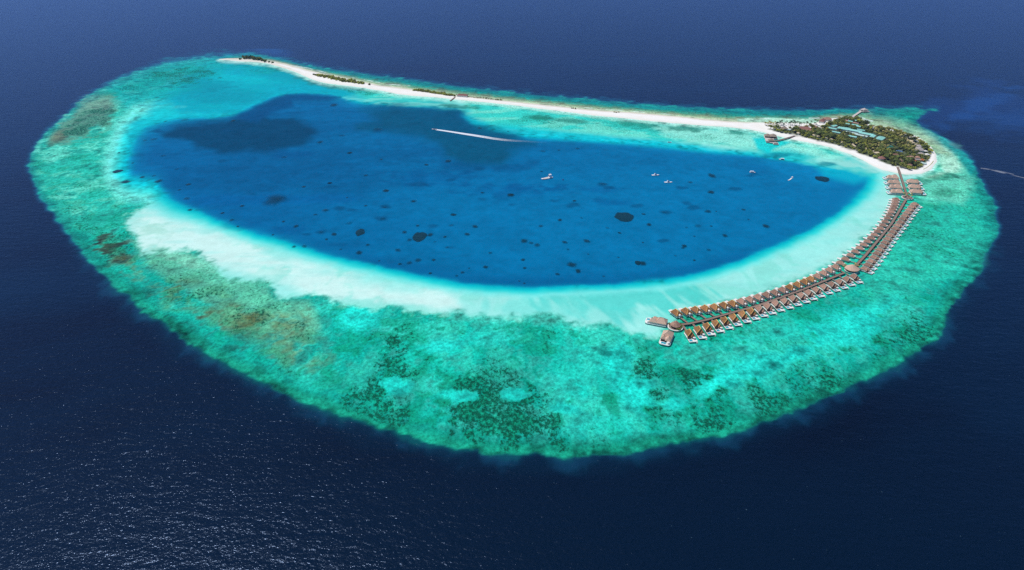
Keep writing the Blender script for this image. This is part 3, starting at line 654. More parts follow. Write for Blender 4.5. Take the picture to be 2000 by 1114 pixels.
def lagoon_villa(kind):
    """villa of the lagoon side: long hipped thatch, white side walk and an open deck towards the lagoon"""
    P = []
    th, rd = M['thatch_' + kind], M['ridge_' + kind]
    m = MB(); m.box(-4.0, 5.2, 0.6, 13.4, 1.5, 2.2); m.prism([(-3.2, 13.4), (3.2, 13.4), (2.2, 18.7), (-2.2, 18.7)], 1.4, 2.1); m.box(-1.5, 1.5, -0.7, 0.6, 1.5, 2.2); P.append(('deck', m.mesh('villa_deck', M['white'])))
    m = MB(); piles(m, (-3.8, 0, 3.8), (1.4, 7, 12.6), 1.4); P.append(('pile_frame', m.mesh('villa_piles', M['pile'])))
    m = MB(); m.box(-3.5, 3.9, 1.4, 11.8, 2.2, 4.6); m.box(-1.1, 1.1, -0.1, 1.4, 2.2, 4.5); P.append(('wall', m.mesh('villa_wall', M['wall'])))
    m = MB(); m.hip(-4.5, 4.5, 0.9, 12.6, 4.1, 8.3, 4.4, 9.4); P.append(('thatch_roof', m.mesh('villa_thatch', th)))
    m = MB(); m.bar((0, 4.2, 8.35), (0, 9.6, 8.35), 1.0, 0.35)
    for sx, y0, y1 in ((-1, 4.4, 0.9), (1, 4.4, 0.9), (-1, 9.4, 12.6), (1, 9.4, 12.6)): m.bar((0, y0, 8.3), (4.5 * sx, y1, 4.15), 0.6, 0.22)
    P.append(('ridge_cap', m.mesh('villa_ridge', rd)))
    m = MB(); m.hip(-1.5, 1.5, -0.6, 1.8, 4.6, 5.7, 0.2, 1.6); P.append(('porch_roof', m.mesh('villa_porch', M['white'])))
    m = MB(); m.box(-1.6, 1.6, 11.81, 11.9, 2.3, 4.4); P.append(('glass_door', m.mesh('villa_glass', M['glass'])))
    m = MB(); m.box(-1.1, 1.1, -1.0, 0.0, 1.86, 2.04); P.append(('gangway', m.mesh('villa_gangway', M['boards'])))
    return P
SUB = {'ridge_cap': 'thatch_roof', 'pool_coping': 'pool', 'glass_door': 'wall', 'window': 'wall', 'cabin_window': 'cabin', 'wheelhouse_window': 'wheelhouse'}
KITS = {(f, k): fn(k) for f, fn in (('reef', reef_villa), ('lagoon', lagoon_villa)) for k in ('gold', 'grey')}
def nearest_on(pts, p):
    best = None
    for a, b_ in zip(pts[:-1], pts[1:]):
        e = b_ - a; tt = max(0, min(1, (p - a).dot(e) / e.dot(e))); q = a + e * tt
        if best is None or (q - p).length < (best - p).length: best = q
    return best
def flat(pts): return [Vector(at(x, y, 2.0)[:2]) for x, y in pts]
WALK_LOW = [(1326,634.5),(1345,632.5),(1378,625.4),(1420,613.5),(1480,597),(1490,593.5),(1560,568.5),(1610,549),(1650,532.5)]
WALK_UP = [(1668,522),(1676,514),(1690,499),(1711,474),(1729,452),(1741,437),(1752,419),(1762,402),(1769.5,389.5)]
WALK_TOP = [(1772,383),(1770,378),(1766,366),(1760,346),(1756,334),(1753,326.5)]
def villa(f, k, px_, py_, d, label, group, walk, shift, scale=1.0, zs=1.0):
    c = Vector(at(px_, py_, 4.5 if shift else 2.2)[:2]); d = Vector(d).normalized()
    o0 = c - d * shift * scale
    t_ = thing('water_villa', label, 'villa', (o0.x, o0.y, 0), facing(d), group)
    t_.scale = (scale, scale * (0.95 if f == 'reef' else 1.0), scale * zs)
    q = nearest_on(walk, o0)
    # gangway runs straight back from the villa's door to the boardwalk
    gap = 0
    best = 1e9
    for a, b_ in zip(walk[:-1], walk[1:]):
        e = b_ - a; den = (-d).cross(e) if False else (-d.x * e.y + d.y * e.x)
        if abs(den) < 1e-6: continue
        w = a - o0
        s_ = (w.x * e.y - w.y * e.x) / den; u_ = (w.x * -d.y + w.y * d.x) / den
        if s_ > 0 and -0.15 <= u_ <= 1.15: best = min(best, s_)
    L0 = best if best < 26 else min((q - o0).length * 1.15, 22)
    made = {}
    for nme, me in KITS[(f, k)]:
        if nme == 'gangway':
            g = obj(nme, me, t_); g.scale = (1, max(1.0, L0 / scale - 1.2), 1)
        else: made[nme] = obj(nme, me, made.get(SUB.get(nme), t_))
    return t_
wl, wu, wt = flat(WALK_LOW), flat(WALK_UP), flat(WALK_TOP)
low_reef = [(1349,654),(1367,647.5),(1384,641),(1401,635),(1418,629),(1435,623),(1452.5,617),(1469,611.5),(1485,606),(1501,601),(1517,595.5),(1534,590.5),(1550,585),(1566,579.5),(1580,574),(1595,568.5),(1610,562.5),(1625,557.5),(1640,552.5),(1654,547),(1668.5,542)]
low_lag = [(1321.6,612),(1341,609),(1360,606.3),(1378.6,603.6),(1397,601),(1415,597.5),(1432,594),(1449.4,590),(1466,586),(1482,581.5),(1498.5,577),(1514.5,572.5),(1530,567.3),(1544,562.3),(1558.6,557),(1572.6,551.3),(1585,546),(1598,540.3),(1610,534.2),(1621.6,528.3),(1633.5,522.2)]
up_lag = [(1643.6,511.5),(1654,503.8),(1664,496.5),(1673,489.4),(1681.6,482.5),(1689.7,476),(1697,469.7),(1704,463),(1710.7,456.7),(1717,450.4),(1722.3,444.2),(1727.2,437.8),(1731.6,431),(1736,424.4),(1739.7,418),(1743,412),(1745.8,406.7),(1748.2,402),(1750,397),(1751.3,392),(1752.4,387.5)]
up_reef0 = [(1692,524.5),(1698,517),(1704,509.5),(1710,502),(1715.5,494.6),(1721,487.5),(1726,480.3),(1731,473.2),(1736,466.2),(1741,459.3),(1746,452.6),(1751,446),(1756,439.6),(1761,433.2),(1765.6,427),(1770,421),(1774.5,415),(1779,409.2),(1783.5,403.6),(1788.5,398.2)]
NUMW = {'gold': 'golden', 'grey': 'grey-brown'}
for i, (x, y) in enumerate(low_reef):
    k = 'gold' if i < 8 else 'grey'; n = len(low_reef)
    frm = f"{ORD[i]} from thatched pavilion" if i < 11 else f"{ORD[n - 1 - i]} from tan pavilion"
    f_ = i / (n - 1)
    villa('reef', k, x - 6.0, y - 4.6 + 2.6 * f_, (0.14 + 0.17 * f_, -0.98), f"{NUMW[k]} pool-deck villa, reef side of near boardwalk, {frm}", "water villas on the reef side of the near boardwalk", wl, 0, 1.0 - 0.08 * f_)
for i, (x, y) in enumerate(low_lag):
    k = 'gold' if i < 7 or 13 <= i <= 16 else 'grey'; n = len(low_lag)
    frm = f"{ORD[i]} from thatched pavilion" if i < 11 else f"{ORD[n - 1 - i]} from tan pavilion"
    f_ = i / (n - 1)
    villa('lagoon', k, x, y - 0.8, (-0.46 - 0.08 * f_, 0.88), f"{NUMW[k]} thatched villa, lagoon side of near boardwalk, {frm}", "water villas on the lagoon side of the near boardwalk", wl, 6.6, 1.0 - 0.08 * f_)
for i, (x, y) in enumerate(up_lag):
    n = len(up_lag); f_ = i / (n - 1)
    frm = f"{ORD[i]} from tan pavilion" if i < 11 else f"{ORD[n - 1 - i]} from palm-planted deck"
    villa('lagoon', 'grey', x - 1.8, y + .3, (-0.80 - 0.16 * f_, 0.6 - 0.35 * f_), f"grey thatched villa, lagoon side of far boardwalk, {frm}", "water villas on the lagoon side of the far boardwalk", wu, 6.6, 0.86, 0.8)
for i, (x, y) in enumerate(up_reef0):
    n = len(up_reef0); f_ = i / (n - 1)
    frm = f"{ORD[i]} from tan pavilion" if i < 10 else f"{ORD[n - 1 - i]} from palm-planted deck"
    villa('reef', 'grey', x, y, (0.64, -0.77), f"grey pool-deck villa, reef side of far boardwalk, {frm}", "water villas on the reef side of the far boardwalk", wu, 7.5, 0.88, 0.8)
# ------------------------------------------------------------------ large villas at the boardwalk ends
def suite_kit(tone):
    th = M['thatch_' + tone]; P = []
    m = MB(); m.prism([(-6.6, -11), (6.6, -11), (6.6, 11.5), (4.6, 14.5), (-4.8, 14.5), (-6.6, 12)], 1.3, 2.2); P.append(('deck', m.mesh('suite_deck', M['white'])))
    m = MB(); piles(m, (-5.6, 0, 5.6), (-10, -4, 2, 8, 13), 1.3); P.append(('pile_frame', m.mesh('suite_piles', M['pile'])))
    m = MB(); m.box(-5.0, 5.0, -9.8, 5.2, 2.2, 4.8); m.box(-5.0, -1.2, 5.2, 8.2, 2.2, 4.6); P.append(('wall', m.mesh('suite_wall', M['wall'])))
    m = MB(); m.hip(-6.2, 6.2, -10.8, 2.0, 4.6, 9.6, -6.0, -2.0); m.hip(-6.1, 0.4, 0.2, 9.4, 4.4, 8.0, 3.2, 7.0); m.hip(0.2, 6.1, 0.4, 7.0, 4.3, 7.6, 2.6, 5.0); P.append(('thatch_roof', m.mesh('suite_thatch', th)))
    m = MB(); m.bar((0, -6.2, 9.65), (0, -1.8, 9.65), 0.6, 0.4)
    for sx, sy in ((-1, -1), (1, -1), (-1, 1), (1, 1)): m.bar((0, -4 + 2 * sy, 9.6), (6.2 * sx, -4.4 + 6.4 * sy, 4.65), 0.4, 0.25)
    P.append(('ridge_cap', m.mesh('suite_ridge', M['ridge_grey'])))
    m = MB(); m.box(0.6, 5.4, 6.6, 8.4, 2.21, 4.0); m.box(-0.9, 0.5, 8.5, 9.4, 2.21, 4.2); P.append(('terrace', m.mesh('suite_terrace_shade', M['shade'])))  # dark blocks built in place of the suite terrace's shade
    m = MB(); m.box(-1.6, 4.0, 9.8, 13.2, 1.8, 2.27); P.append(('pool', m.mesh('suite_pool', M['pool'])))
    m = MB(); rect_frame(m, -1.6, 4.0, 9.8, 13.2, 2.1, 2.5, 0.4); P.append(('pool_coping', m.mesh('suite_coping', M['white'])))
    m = MB(); m.cone(-4.0, 11.0, [(1.8, 4.2), (0.1, 5.0)], 8); m.bar((-4.0, 11.0, 2.2), (-4.0, 11.0, 4.4), 0.12); P.append(('parasol', m.mesh('suite_parasol', M['white'])))
    m = MB(); m.box(-1.2, 1.2, -12.0, -11.0, 1.86, 2.04); P.append(('gangway', m.mesh('suite_gangway', M['boards'])))
    return P
SK = {k: suite_kit(k) for k in ('grey', 'tan')}
def suite(px_, py_, d, tone, label, group, scale=1.0, gang=4.0):
    c = at(px_, py_, 4.5)
    t_ = thing('large_water_villa', label, 'villa', (c.x, c.y, 0), facing(d), group); t_.scale = (scale,) * 3
    made = {}
    for nme, me in SK[tone]:
        o = made[nme] = obj(nme, me, made.get(SUB.get(nme), t_))
        if nme == 'gangway': o.scale = (1, gang, 1); o.location.y = 11.0 * (gang - 1)
    return t_
gN = "large pool villas at the near end of the boardwalk"; gL = "large pool villas left of the beach jetty"; gR = "large pool villas right of the beach jetty"
suite(1285, 626, (-0.93, 0.36), 'tan', "large tan thatched villa above its twin, far left end of the boardwalk", gN, 0.95, 3.0)
suite(1302.5, 657, (-0.38, -0.92), 'tan', "large tan thatched villa nearest the viewer, pool at its lower end", gN, 0.95, 3.0)
for i, (x, y) in enumerate(((1742,346),(1744.5,355.5),(1747.5,364.5),(1750,374))):
    suite(x, y, (-0.97, 0.12), 'tan', f"large tan pool villa left of the beach jetty, {('closest to the sand','second from the sand','third from the sand','fourth and farthest from the sand')[i]}", gL, 0.95, (1.6, 2.6, 3.4, 3.6)[i])
for i, (x, y) in enumerate(((1784.5,355),(1788,365),(1791,374.5))):
    suite(x, y, (0.97, -0.2), 'tan', f"large tan pool villa right of the beach jetty, {('closest to the sand','middle of the three','next to the palm-planted deck')[i]}", gR, 0.95, (4.0, 4.0, 3.6)[i])
# ------------------------------------------------------------------ boardwalks and jetties
def boardwalk(pts, w, label, zt=2.2, name='boardwalk', rails=True, top='boards', wide_end=None, zend=None):
    P = [Vector(at(x, y, zt)) for x, y in pts]
    c = P[len(P) // 2]
    P = [p - Vector((c.x, c.y, 0)) for p in P]
    n = len(P); left, right = [], []
    for i in range(n):
        d = (P[min(i + 1, n - 1)] - P[max(i - 1, 0)]); d.z = 0; d.normalize(); s_ = Vector((-d.y, d.x, 0)) * w / 2
        left.append(P[i] + s_); right.append(P[i] - s_)
    t_ = thing(name, label, 'jetty' if name == 'jetty' else 'boardwalk', (c.x, c.y, 0))
    m = MB()
    for i in range(n - 1):
        low = [q - Vector((0, 0, 0.35)) for q in (left[i], right[i], right[i + 1], left[i + 1])]
        m.solid(low[::-1], [left[i + 1], right[i + 1], right[i], left[i]][0:0] or [q + Vector((0, 0, 0.35)) for q in low[::-1]])
    obj('deck', m.mesh('walk_deck', M[top]), t_)
    m = MB()
    for i in range(n - 1):
        Ls = (P[i + 1] - P[i]).length; k = max(1, int(Ls / 6))
        for j in range(k):
            q = P[i].lerp(P[i + 1], j / k)
            for s_ in (left[i] - P[i], right[i] - P[i]):
                b_ = q + s_ * 0.85; m.box(b_.x - 0.2, b_.x + 0.2, b_.y - 0.2, b_.y + 0.2, -1.5, zt - 0.35)
    obj('pile_frame', m.mesh('walk_piles', M['pile']), t_)
    if rails:
        m = MB()
        for side in (left, right):
            for i in range(n - 1): m.bar(side[i] + Vector((0, 0, 0.15)), side[i + 1] + Vector((0, 0, 0.15)), 0.22, 0.3)
        obj('kerb_rail', m.mesh('walk_rail', M['shade']), t_)
    return t_
boardwalk(WALK_LOW, 3.6, "long weathered boardwalk between thatched round pavilion and tan round pavilion")
boardwalk(WALK_UP, 3.6, "long weathered boardwalk from tan round pavilion up to palm-planted round deck")
boardwalk(WALK_TOP, 3.4, "grey boardwalk from palm-planted round deck to the island beach")
JET = [(1660.5,237.5),(1662.5,232.5),(1665,228.5),(1669,225.4),(1676,220.8),(1683,216.6)]
boardwalk(JET, 5.0, "pale jetty curving out from the far side of the island into the sea", 2.4, 'jetty', False, 'deck')
boardwalk([(1513,275.5),(1521,274.3),(1533,271.3),(1543,268.3),(1553,265.4)], 3.6, "grey jetty from the beach to the overwater restaurant", 2.2, 'jetty')
boardwalk([(889,189.4),(886,191.8),(882.5,194.5),(879,197)], 3.0, "short thin jetty on the lagoon side of the sandbar", 1.6, 'jetty', False)
# ------------------------------------------------------------------ vegetation
rnd = random.Random(11)
def leaf_crown(name, material, r, h, clumps, leaves, size, seed, base=2.0):
    q = random.Random(seed); m = MB()
    for c in range(clumps):
        a = q.random() * 6.283; rr = r * 0.72 * math.sqrt(q.random()); zc = base + h * (0.35 + 0.5 * q.random() * (1 - (rr / r) ** 2 * 0.5))
        cx, cy = rr * math.cos(a), rr * math.sin(a); cr = r * q.uniform(0.28, 0.5)
        for l in range(leaves):
            u, v = q.uniform(-1, 1), q.random() * 6.283; s_ = math.sqrt(1 - u * u); R_ = cr * (0.6 + 0.4 * q.random() ** 0.5)
            p = Vector((cx + R_ * s_ * math.cos(v), cy + R_ * s_ * math.sin(v), zc + R_ * 0.75 * u))
            nrm = Vector((s_ * math.cos(v), s_ * math.sin(v), u + 0.5)) + Vector((q.uniform(-.7, .7), q.uniform(-.7, .7), q.uniform(-.5, .5)))
            nrm.normalize(); t1 = nrm.orthogonal().normalized(); t2 = nrm.cross(t1); an = q.random() * 6.283
            e1 = (t1 * math.cos(an) + t2 * math.sin(an)) * size * q.uniform(0.6, 1.2); e2 = nrm.cross(e1).normalized() * size * q.uniform(0.4, 0.8)
            m.face([p - e1, p - e2 * 0.9, p + e1, p + e2 * 0.9])
    return m.mesh(name, material)
def trunk_mesh(name, h, r, lean=0.0):
    m = MB(); n = 4
    prev = None
    for k in range(n + 1):
        f = k / n; ring = [(lean * f * f + r * (1 - 0.5 * f) * math.cos(a), r * (1 - 0.5 * f) * math.sin(a), h * f - 0.4 * (k == 0)) for a in [i * 1.0472 for i in range(6)]]
        if prev: m.solid(prev, ring)
        prev = ring
    return m.mesh(name, M['trunk'])
def palm_crown(name, material, h, lean, nf, L, seed):
    q = random.Random(seed); m = MB()
    for k in range(nf):
        a = 6.283 * k / nf + q.uniform(-.25, .25); up = q.uniform(-0.1, 0.75); l = L * q.uniform(0.8, 1.1)
        d = Vector((math.cos(a), math.sin(a), 0)); s_ = Vector((-d.y, d.x, 0)); pts = []
        for j in range(5):
            f = j / 4; pts.append(Vector((lean, 0, h)) + d * l * f * (1 - 0.15 * f) + Vector((0, 0, l * (up * f - (0.55 + up * 0.6) * f * f))))
        for j in range(4):
            w0 = L * (0.06, 0.17, 0.17, 0.12, 0.02)[j]; w1 = L * (0.06, 0.17, 0.17, 0.12, 0.02)[j + 1]
            for sg in (-1, 1):
                m.face([pts[j], pts[j + 1], pts[j + 1] + s_ * sg * w1 - Vector((0, 0, w1 * 0.5)), pts[j] + s_ * sg * w0 - Vector((0, 0, w0 * 0.5))])
    return m.mesh(name, material)
CROWN = {}
for k, (mt, r, h) in {'dark': ('leaf_dark', 4.6, 6.0), 'mid': ('leaf', 4.2, 5.4), 'lime': ('leaf_lime', 3.6, 4.4)}.items():
    CROWN[k] = [(leaf_crown('crown_leaves', M[mt], r, h, 11, 34, 0.85, 3 + j * 7 + len(k), 1.6), trunk_mesh('tree_trunk', 5.0, 0.4)) for j in range(3)]
SHRUB = {k: [leaf_crown('shrub_leaves', M[mt], 2.6, 2.6, 7, 26, 0.7, 40 + j, -0.1) for j in range(3)] for k, mt in (('dark', 'leaf_dark'), ('lime', 'leaf_lime'), ('mid', 'leaf'))}
PALM = {}
for k, mt in (('pale', 'frond'), ('dark', 'frond_dark')):
    PALM[k] = [(palm_crown('palm_fronds', M[mt], h, ln_, 13, 3.6, 60 + j), trunk_mesh('palm_trunk', h, 0.28, ln_)) for j, (h, ln_) in enumerate(((8.0, 0.8), (9.5, -0.9), (7.0, 0.4)))]
def tree(kind, loc, label, group, scale=1.0, cat='tree', name='broadleaf_tree'):
    cr, tk = rnd.choice(CROWN[kind])
    t_ = thing(name, label, cat, loc, rnd.random() * 6.283, group); t_.scale = (scale * rnd.uniform(0.9, 1.1), scale * rnd.uniform(0.9, 1.1), scale * rnd.uniform(0.85, 1.15))
    obj('trunk', tk, t_); obj('crown', cr, t_); return t_
def palm(kind, loc, label, group, scale=1.0):
    cr, tk = rnd.choice(PALM[kind])
    t_ = thing('palm_tree', label, 'palm', loc, rnd.random() * 6.283, group); t_.scale = (scale,) * 3
    obj('trunk', tk, t_); obj('crown', cr, t_); return t_
def shrub(kind, loc, label, group, scale=1.0):
    t_ = thing('shrub', label, 'shrub', loc, rnd.random() * 6.283, group, rnd.choice(SHRUB[kind])); t_.scale = (scale * rnd.uniform(.8, 1.2), scale * rnd.uniform(.8, 1.2), scale * rnd.uniform(.8, 1.2)); return t_
# ------------------------------------------------------------------ round pavilions on the boardwalk
def pavilion(px_, py_, r, roof, label, wall_open=False):
    c = at(px_, py_, 2.0)
    t_ = thing('round_pavilion', label, 'pavilion', (c.x, c.y, 0))
    m = MB(); m.cone(0, 0, [(r, 1.2), (r, 2.2)], 24); obj('deck', m.mesh('pavilion_deck', M['white']), t_)
    m = MB(); m.cone(0, 0, [(r - 1.2, 2.2), (r - 1.2, 2.26)], 24); obj('floor', m.mesh('pavilion_floor', M['boards']), t_)
    m = MB()
    for k in range(10):
        a = k * 0.6283; m.box(r * .8 * math.cos(a) - .3, r * .8 * math.cos(a) + .3, r * .8 * math.sin(a) - .3, r * .8 * math.sin(a) + .3, -1.5, 1.2)
    obj('pile_frame', m.mesh('pavilion_piles', M['pile']), t_)
    if roof:
        m = MB(); rr = roof[1]
        m.cone(0, 0, [(rr, 4.4), (rr * 1.02, 4.8), (rr * 0.62, 7.0), (rr * 0.2, 9.4), (0.15, 10.2)], 20); obj('thatch_roof', m.mesh('pavilion_thatch', M[roof[0]]), t_)
        m = MB(); m.cone(0, 0, [(rr * 0.62, 2.26), (rr * 0.62, 4.6)], 16); obj('wall', m.mesh('pavilion_wall', M['shade']), t_)
    return c
c1 = pavilion(1319, 638.5, 8.6, ('thatch_grey', 5.9), "round thatched pavilion between two large villas at the near boardwalk end")
c2 = pavilion(1663, 528, 8.4, ('thatch_tan', 8.7), "tan round pavilion on white deck where the two long boardwalks meet")
c3 = pavilion(1772, 386, 8.6, None, "round white deck planted with palms at the far end of the boardwalks")
for k in range(9):
    a = R(26 * k - 75); shrub('lime' if k % 2 else 'mid', (c1.x + 7.0 * math.cos(a), c1.y + 7.0 * math.sin(a), 2.2), "low green shrub in planter beside thatched round pavilion", "planter shrubs by the near pavilion", 0.8)
for k in range(7):
    a = R(10 + 50 * k); r_ = 6.4; palm('pale', (c3.x + r_ * math.cos(a), c3.y + r_ * math.sin(a), 2.2), "short palm planted on the round white deck at boardwalk's far end", "palms on the round deck", 0.72)
for dx, dy in ((-8, 8), (-5, 11), (6, 9), (9, 6), (7.5, 11)):
    palm('pale', (c2.x + dx, c2.y + dy - 3, 1.2), "short palm growing beside the tan round pavilion on the boardwalk", "palms by the tan round pavilion", 0.7)
# ------------------------------------------------------------------ buildings on the island
FOOT = []
def ground_z(x, y): return 1.9
def house(px_, py_, L, W, d, roofmat, label, h=4.4, rise=1.8, name='service_building', cat='building', ridge=0.0, wall='wall', z0=1.5, ridgemat=None, gable=True, group=None):
    c = at(px_, py_, z0 + h * 0.8); d = Vector(d).normalized()
    FOOT.append((c.x, c.y, d.x, d.y, L / 2, W / 2))
    t_ = thing(name, label, cat, (c.x, c.y, z0), facing(d), group)
    m = MB(); m.box(-W / 2 + .5, W / 2 - .5, -L / 2 + .5, L / 2 - .5, -1.5, h); wl_ = obj('wall', m.mesh('house_wall', M[wall]), t_)
    m = MB(); ins = 0.3 if gable else min(L, W) * 0.42
    m.hip(-W / 2, W / 2, -L / 2, L / 2, h + 0.05, h + 0.05 + rise, -L / 2 + ins, L / 2 - ins); rf_ = obj('roof', m.mesh('house_roof', M[roofmat]), t_)
    m = MB(); m.bar((0, -L / 2 + ins, h + rise + .05), (0, L / 2 - ins, h + rise + .05), 0.35, 0.25); obj('ridge_cap', m.mesh('house_ridge', M[ridgemat or roofmat]), rf_)
    m = MB()
    for y in np.arange(-L / 2 + 2, L / 2 - 2, 3.0): m.box(-W / 2 + .42, -W / 2 + .5, y, y + 1.4, 1.0, 2.3)
    if m.v: obj('window', m.mesh('house_window', M['glass']), wl_)
    return t_
A, B = (0.75, -0.66), (0.66, 0.75)
teal = [(1628.5,246.8,13,6.5,(0.8,0.5),"teal metal roof with dark ribs, leftmost small building in the row"),(1625.5,251.6,17,8,A,"teal metal roofed building below the leftmost small one"),(1632,259,17,6,A,"narrow teal roof set lowest on the left among dark trees"),
 (1648,251.5,20,16,A,"wide teal roof at the left end of the long row"),(1670,256,24,11,A,"long pale teal roof in the middle of the upper row"),(1692,262,24,11,A,"long pale teal roof at the right end of the upper row"),(1680,254.6,17,5,A,"thin teal roof strip behind the upper row"),
 (1704.5,267,16,7,B,"small teal roof set crosswise right of the rows"),(1719,271.3,22,12,B,"large teal roof set crosswise, rightmost of all"),(1665,267.5,15,7,A,"small teal roof lowest in the middle among trees"),
 (1661,237.9,9,6,A,"small teal roof at the foot of the far jetty"),(1669,235.8,8,6,A,"small teal roof nearest the sea beside the far jetty"),(1670.5,245.2,12,6,A,"teal roof below the pink roof near the jetty"),(1655,243,9,5,A,"green teal roof left of the pink roof"),(1676,248,9,5,A,"teal roof half hidden by palms right of the pink roof")]
for x, y, L, W, d, lb in teal: house(x, y, L * 1.12, W * 1.15, d, 'teal', lb, 5.0, 1.0, group="teal roofed staff buildings")
house(1663.5, 259.8, 24, 7, A, 'palemetal', "white roofed long building left half of the lower row", 3.0, 0.8)
house(1682, 265, 25, 9, A, 'palemetal', "white roofed long building right half of the lower row", 3.0, 0.8)
house(1670.5, 241, 14, 4.5, A, 'pink', "faded pink roof between teal roofs near the jetty", 3.8, 0.9)
house(1652, 236, 9, 7, A, 'pink', "small dull pink roof among trees left of the far jetty", 3.4, 1.4)
house(1530.5, 251.3, 17, 13, (1, 0.05), 'thatch_brown', "grey hipped thatch beach bar behind the palms", 3.0, 3.4, 'thatched_hall', gable=False)
house(1571, 252.3, 27, 17, (1, -0.25), 'thatch_rose', "large reddish brown thatch hall in the middle of the near beach", 3.2, 4.6, 'thatched_hall', gable=False)
house(1590.5, 248, 11, 8, A, 'thatch_grey', "small grey thatched hut right of the large reddish hall", 3.0, 2.6, 'thatched_hut', gable=False)
house(1541.5, 253.6, 7, 5, A, 'palemetal', "tiny white flat kiosk between two thatched halls", 2.6, 0.4, 'kiosk')
house(1606, 236.2, 20, 11, (0.55, 0.83), 'thatch_rose', "slanting thatched wing of the far shore restaurant", 3.4, 3.6, 'thatched_hall', gable=False)
house(1616, 233.2, 17, 11, (1, -0.2), 'thatch_grey', "level thatched wing of the far shore restaurant", 3.4, 3.4, 'thatched_hall', gable=False)
house(1795, 286.5, 8, 9, (1, -0.1), 'slate', "topmost tier of grey thatch beside the eastern shore", 5.0, 3.0, 'thatched_hall', gable=False)
house(1796, 293, 15, 14, (0.3, 0.95), 'slate', "widest grey thatched hall near the eastern shore", 4.4, 4.6, 'thatched_hall', gable=False)
house(1796.5, 300.8, 13, 9, (1, -0.1), 'slate', "low grey thatch in front of the widest grey hall", 3.4, 2.2, 'thatched_hall', gable=False)
house(1792.5, 308, 8, 8, (0.3, 0.95), 'thatch_grey', "small grey roof between cone hut and orange roofs", 3.2, 2.4, 'thatched_hut', gable=False)
house(1792.5, 312.2, 9, 4, (1, -0.05), 'slate', "narrow grey roof joining the two orange roofs", 3.2, 1.0)
house(1784.5, 314.8, 10, 6, (0.5, -0.85), 'orange', "orange roofed villa on the left of the pair", 3.2, 1.8)
house(1801, 313.6, 8, 6, (0.6, 0.8), 'orange', "orange roofed villa on the right near white terrace", 3.4, 2.0)
house(1804, 319, 9, 7, A, 'palemetal', "white flat terrace roof right of the orange roofs", 2.0, 0.2, 'kiosk')
house(1777, 323, 8, 7, A, 'thatch_grey', "greyish hut roof in trees left of the island tip", 3.0, 2.2, 'thatched_hut', gable=False)
house(1749, 303.4, 12, 7, (1, -0.1), 'thatch_grey', "long low brown thatch just below the blue court", 3.0, 2.4, 'thatched_hut', gable=False)
house(1766.5, 271, 12, 6, A, 'beige', "beige canvas roof highest on the north-east edge", 3.4, 1.2, 'canvas_villa', group="beige roofed villas along the north-east edge")
house(1776, 275.6, 14, 7, A, 'beige', "wide pinkish beige roof second along the north-east edge", 3.4, 1.4, 'canvas_villa', group="beige roofed villas along the north-east edge")
house(1782, 279.8, 9, 4, (0.9, 0.3), 'beige', "narrow cream roof third along the north-east edge", 3.2, 0.8, 'canvas_villa', group="beige roofed villas along the north-east edge")
house(1787.5, 282.6, 9, 4, (0.9, 0.3), 'beige', "cream roof lowest along the north-east edge", 3.2, 0.8, 'canvas_villa', group="beige roofed villas along the north-east edge")
house(1711.5, 298.8, 10, 7, (0.9, 0.2), 'beige', "flat beige roof near the lagoon beach below dense trees", 3.2, 0.9, 'canvas_villa')
house(1808.5, 305, 6, 6, A, 'beige', "tan hut by the eastern hedge below white canopies", 3.0, 1.8, 'thatched_hut', gable=False)
# round huts
def round_hut(px_, py_, r, roofmat, label, group=None):
    c = at(px_, py_, 4.0); FOOT.append((c.x, c.y, 1, 0, r, r))
    t_ = thing('round_hut', label, 'hut', (c.x, c.y, 1.6), 0, group)
    m = MB(); m.cone(0, 0, [(r * .8, -1), (r * .8, 2.8)], 14); obj('wall', m.mesh('hut_wall', M['wall']), t_)
    m = MB(); m.cone(0, 0, [(r, 2.5), (r * 1.02, 2.8), (r * .5, 5.0), (0.2, 6.4)], 18); obj('thatch_roof', m.mesh('hut_thatch', M[roofmat]), t_)
round_hut(1779, 308.6, 8, 'thatch_grey', "large cone roofed grey hut left of the orange roofs")
round_hut(1757.5, 314.5, 5, 'thatch_grey', "small grey cone hut deep in the southern trees")
round_hut(1722, 309.3, 6.5, 'thatch_rose', "purplish brown cone hut at the edge of the lagoon beach")
for x, y, lb in ((1645.5,279,"cream beach villa roof above the middle of the lagoon beach"),(1665,283,"pair-sized cream beach villa roof right of the middle"),(1668.5,286,"small cream beach villa roof below its wider neighbour"),(1588.8,264.8,"cream beach villa roof nearest the restaurant jetty"),(1598,266.8,"pinkish cream beach villa roof second from the restaurant jetty"),(1615,270,"cream beach villa roof third from the restaurant jetty"),(1623.5,273,"greyish cream beach villa roof fourth from the restaurant jetty"),(1559,260.5,"tiny cream kiosk roof between hedge and reddish hall"),(1689.5,290.6,"tiny cream roof in trees behind the lagoon beach"),(1704,296,"tiny pale roof left of the flat beige roof")):
    house(x, y, 6.5, 4.5, A if (x % 2) else (0.8, 0.4), 'beige', lb, 3.4, 1.4, 'beach_villa', group="cream roofed beach villas in the trees", gable=False)
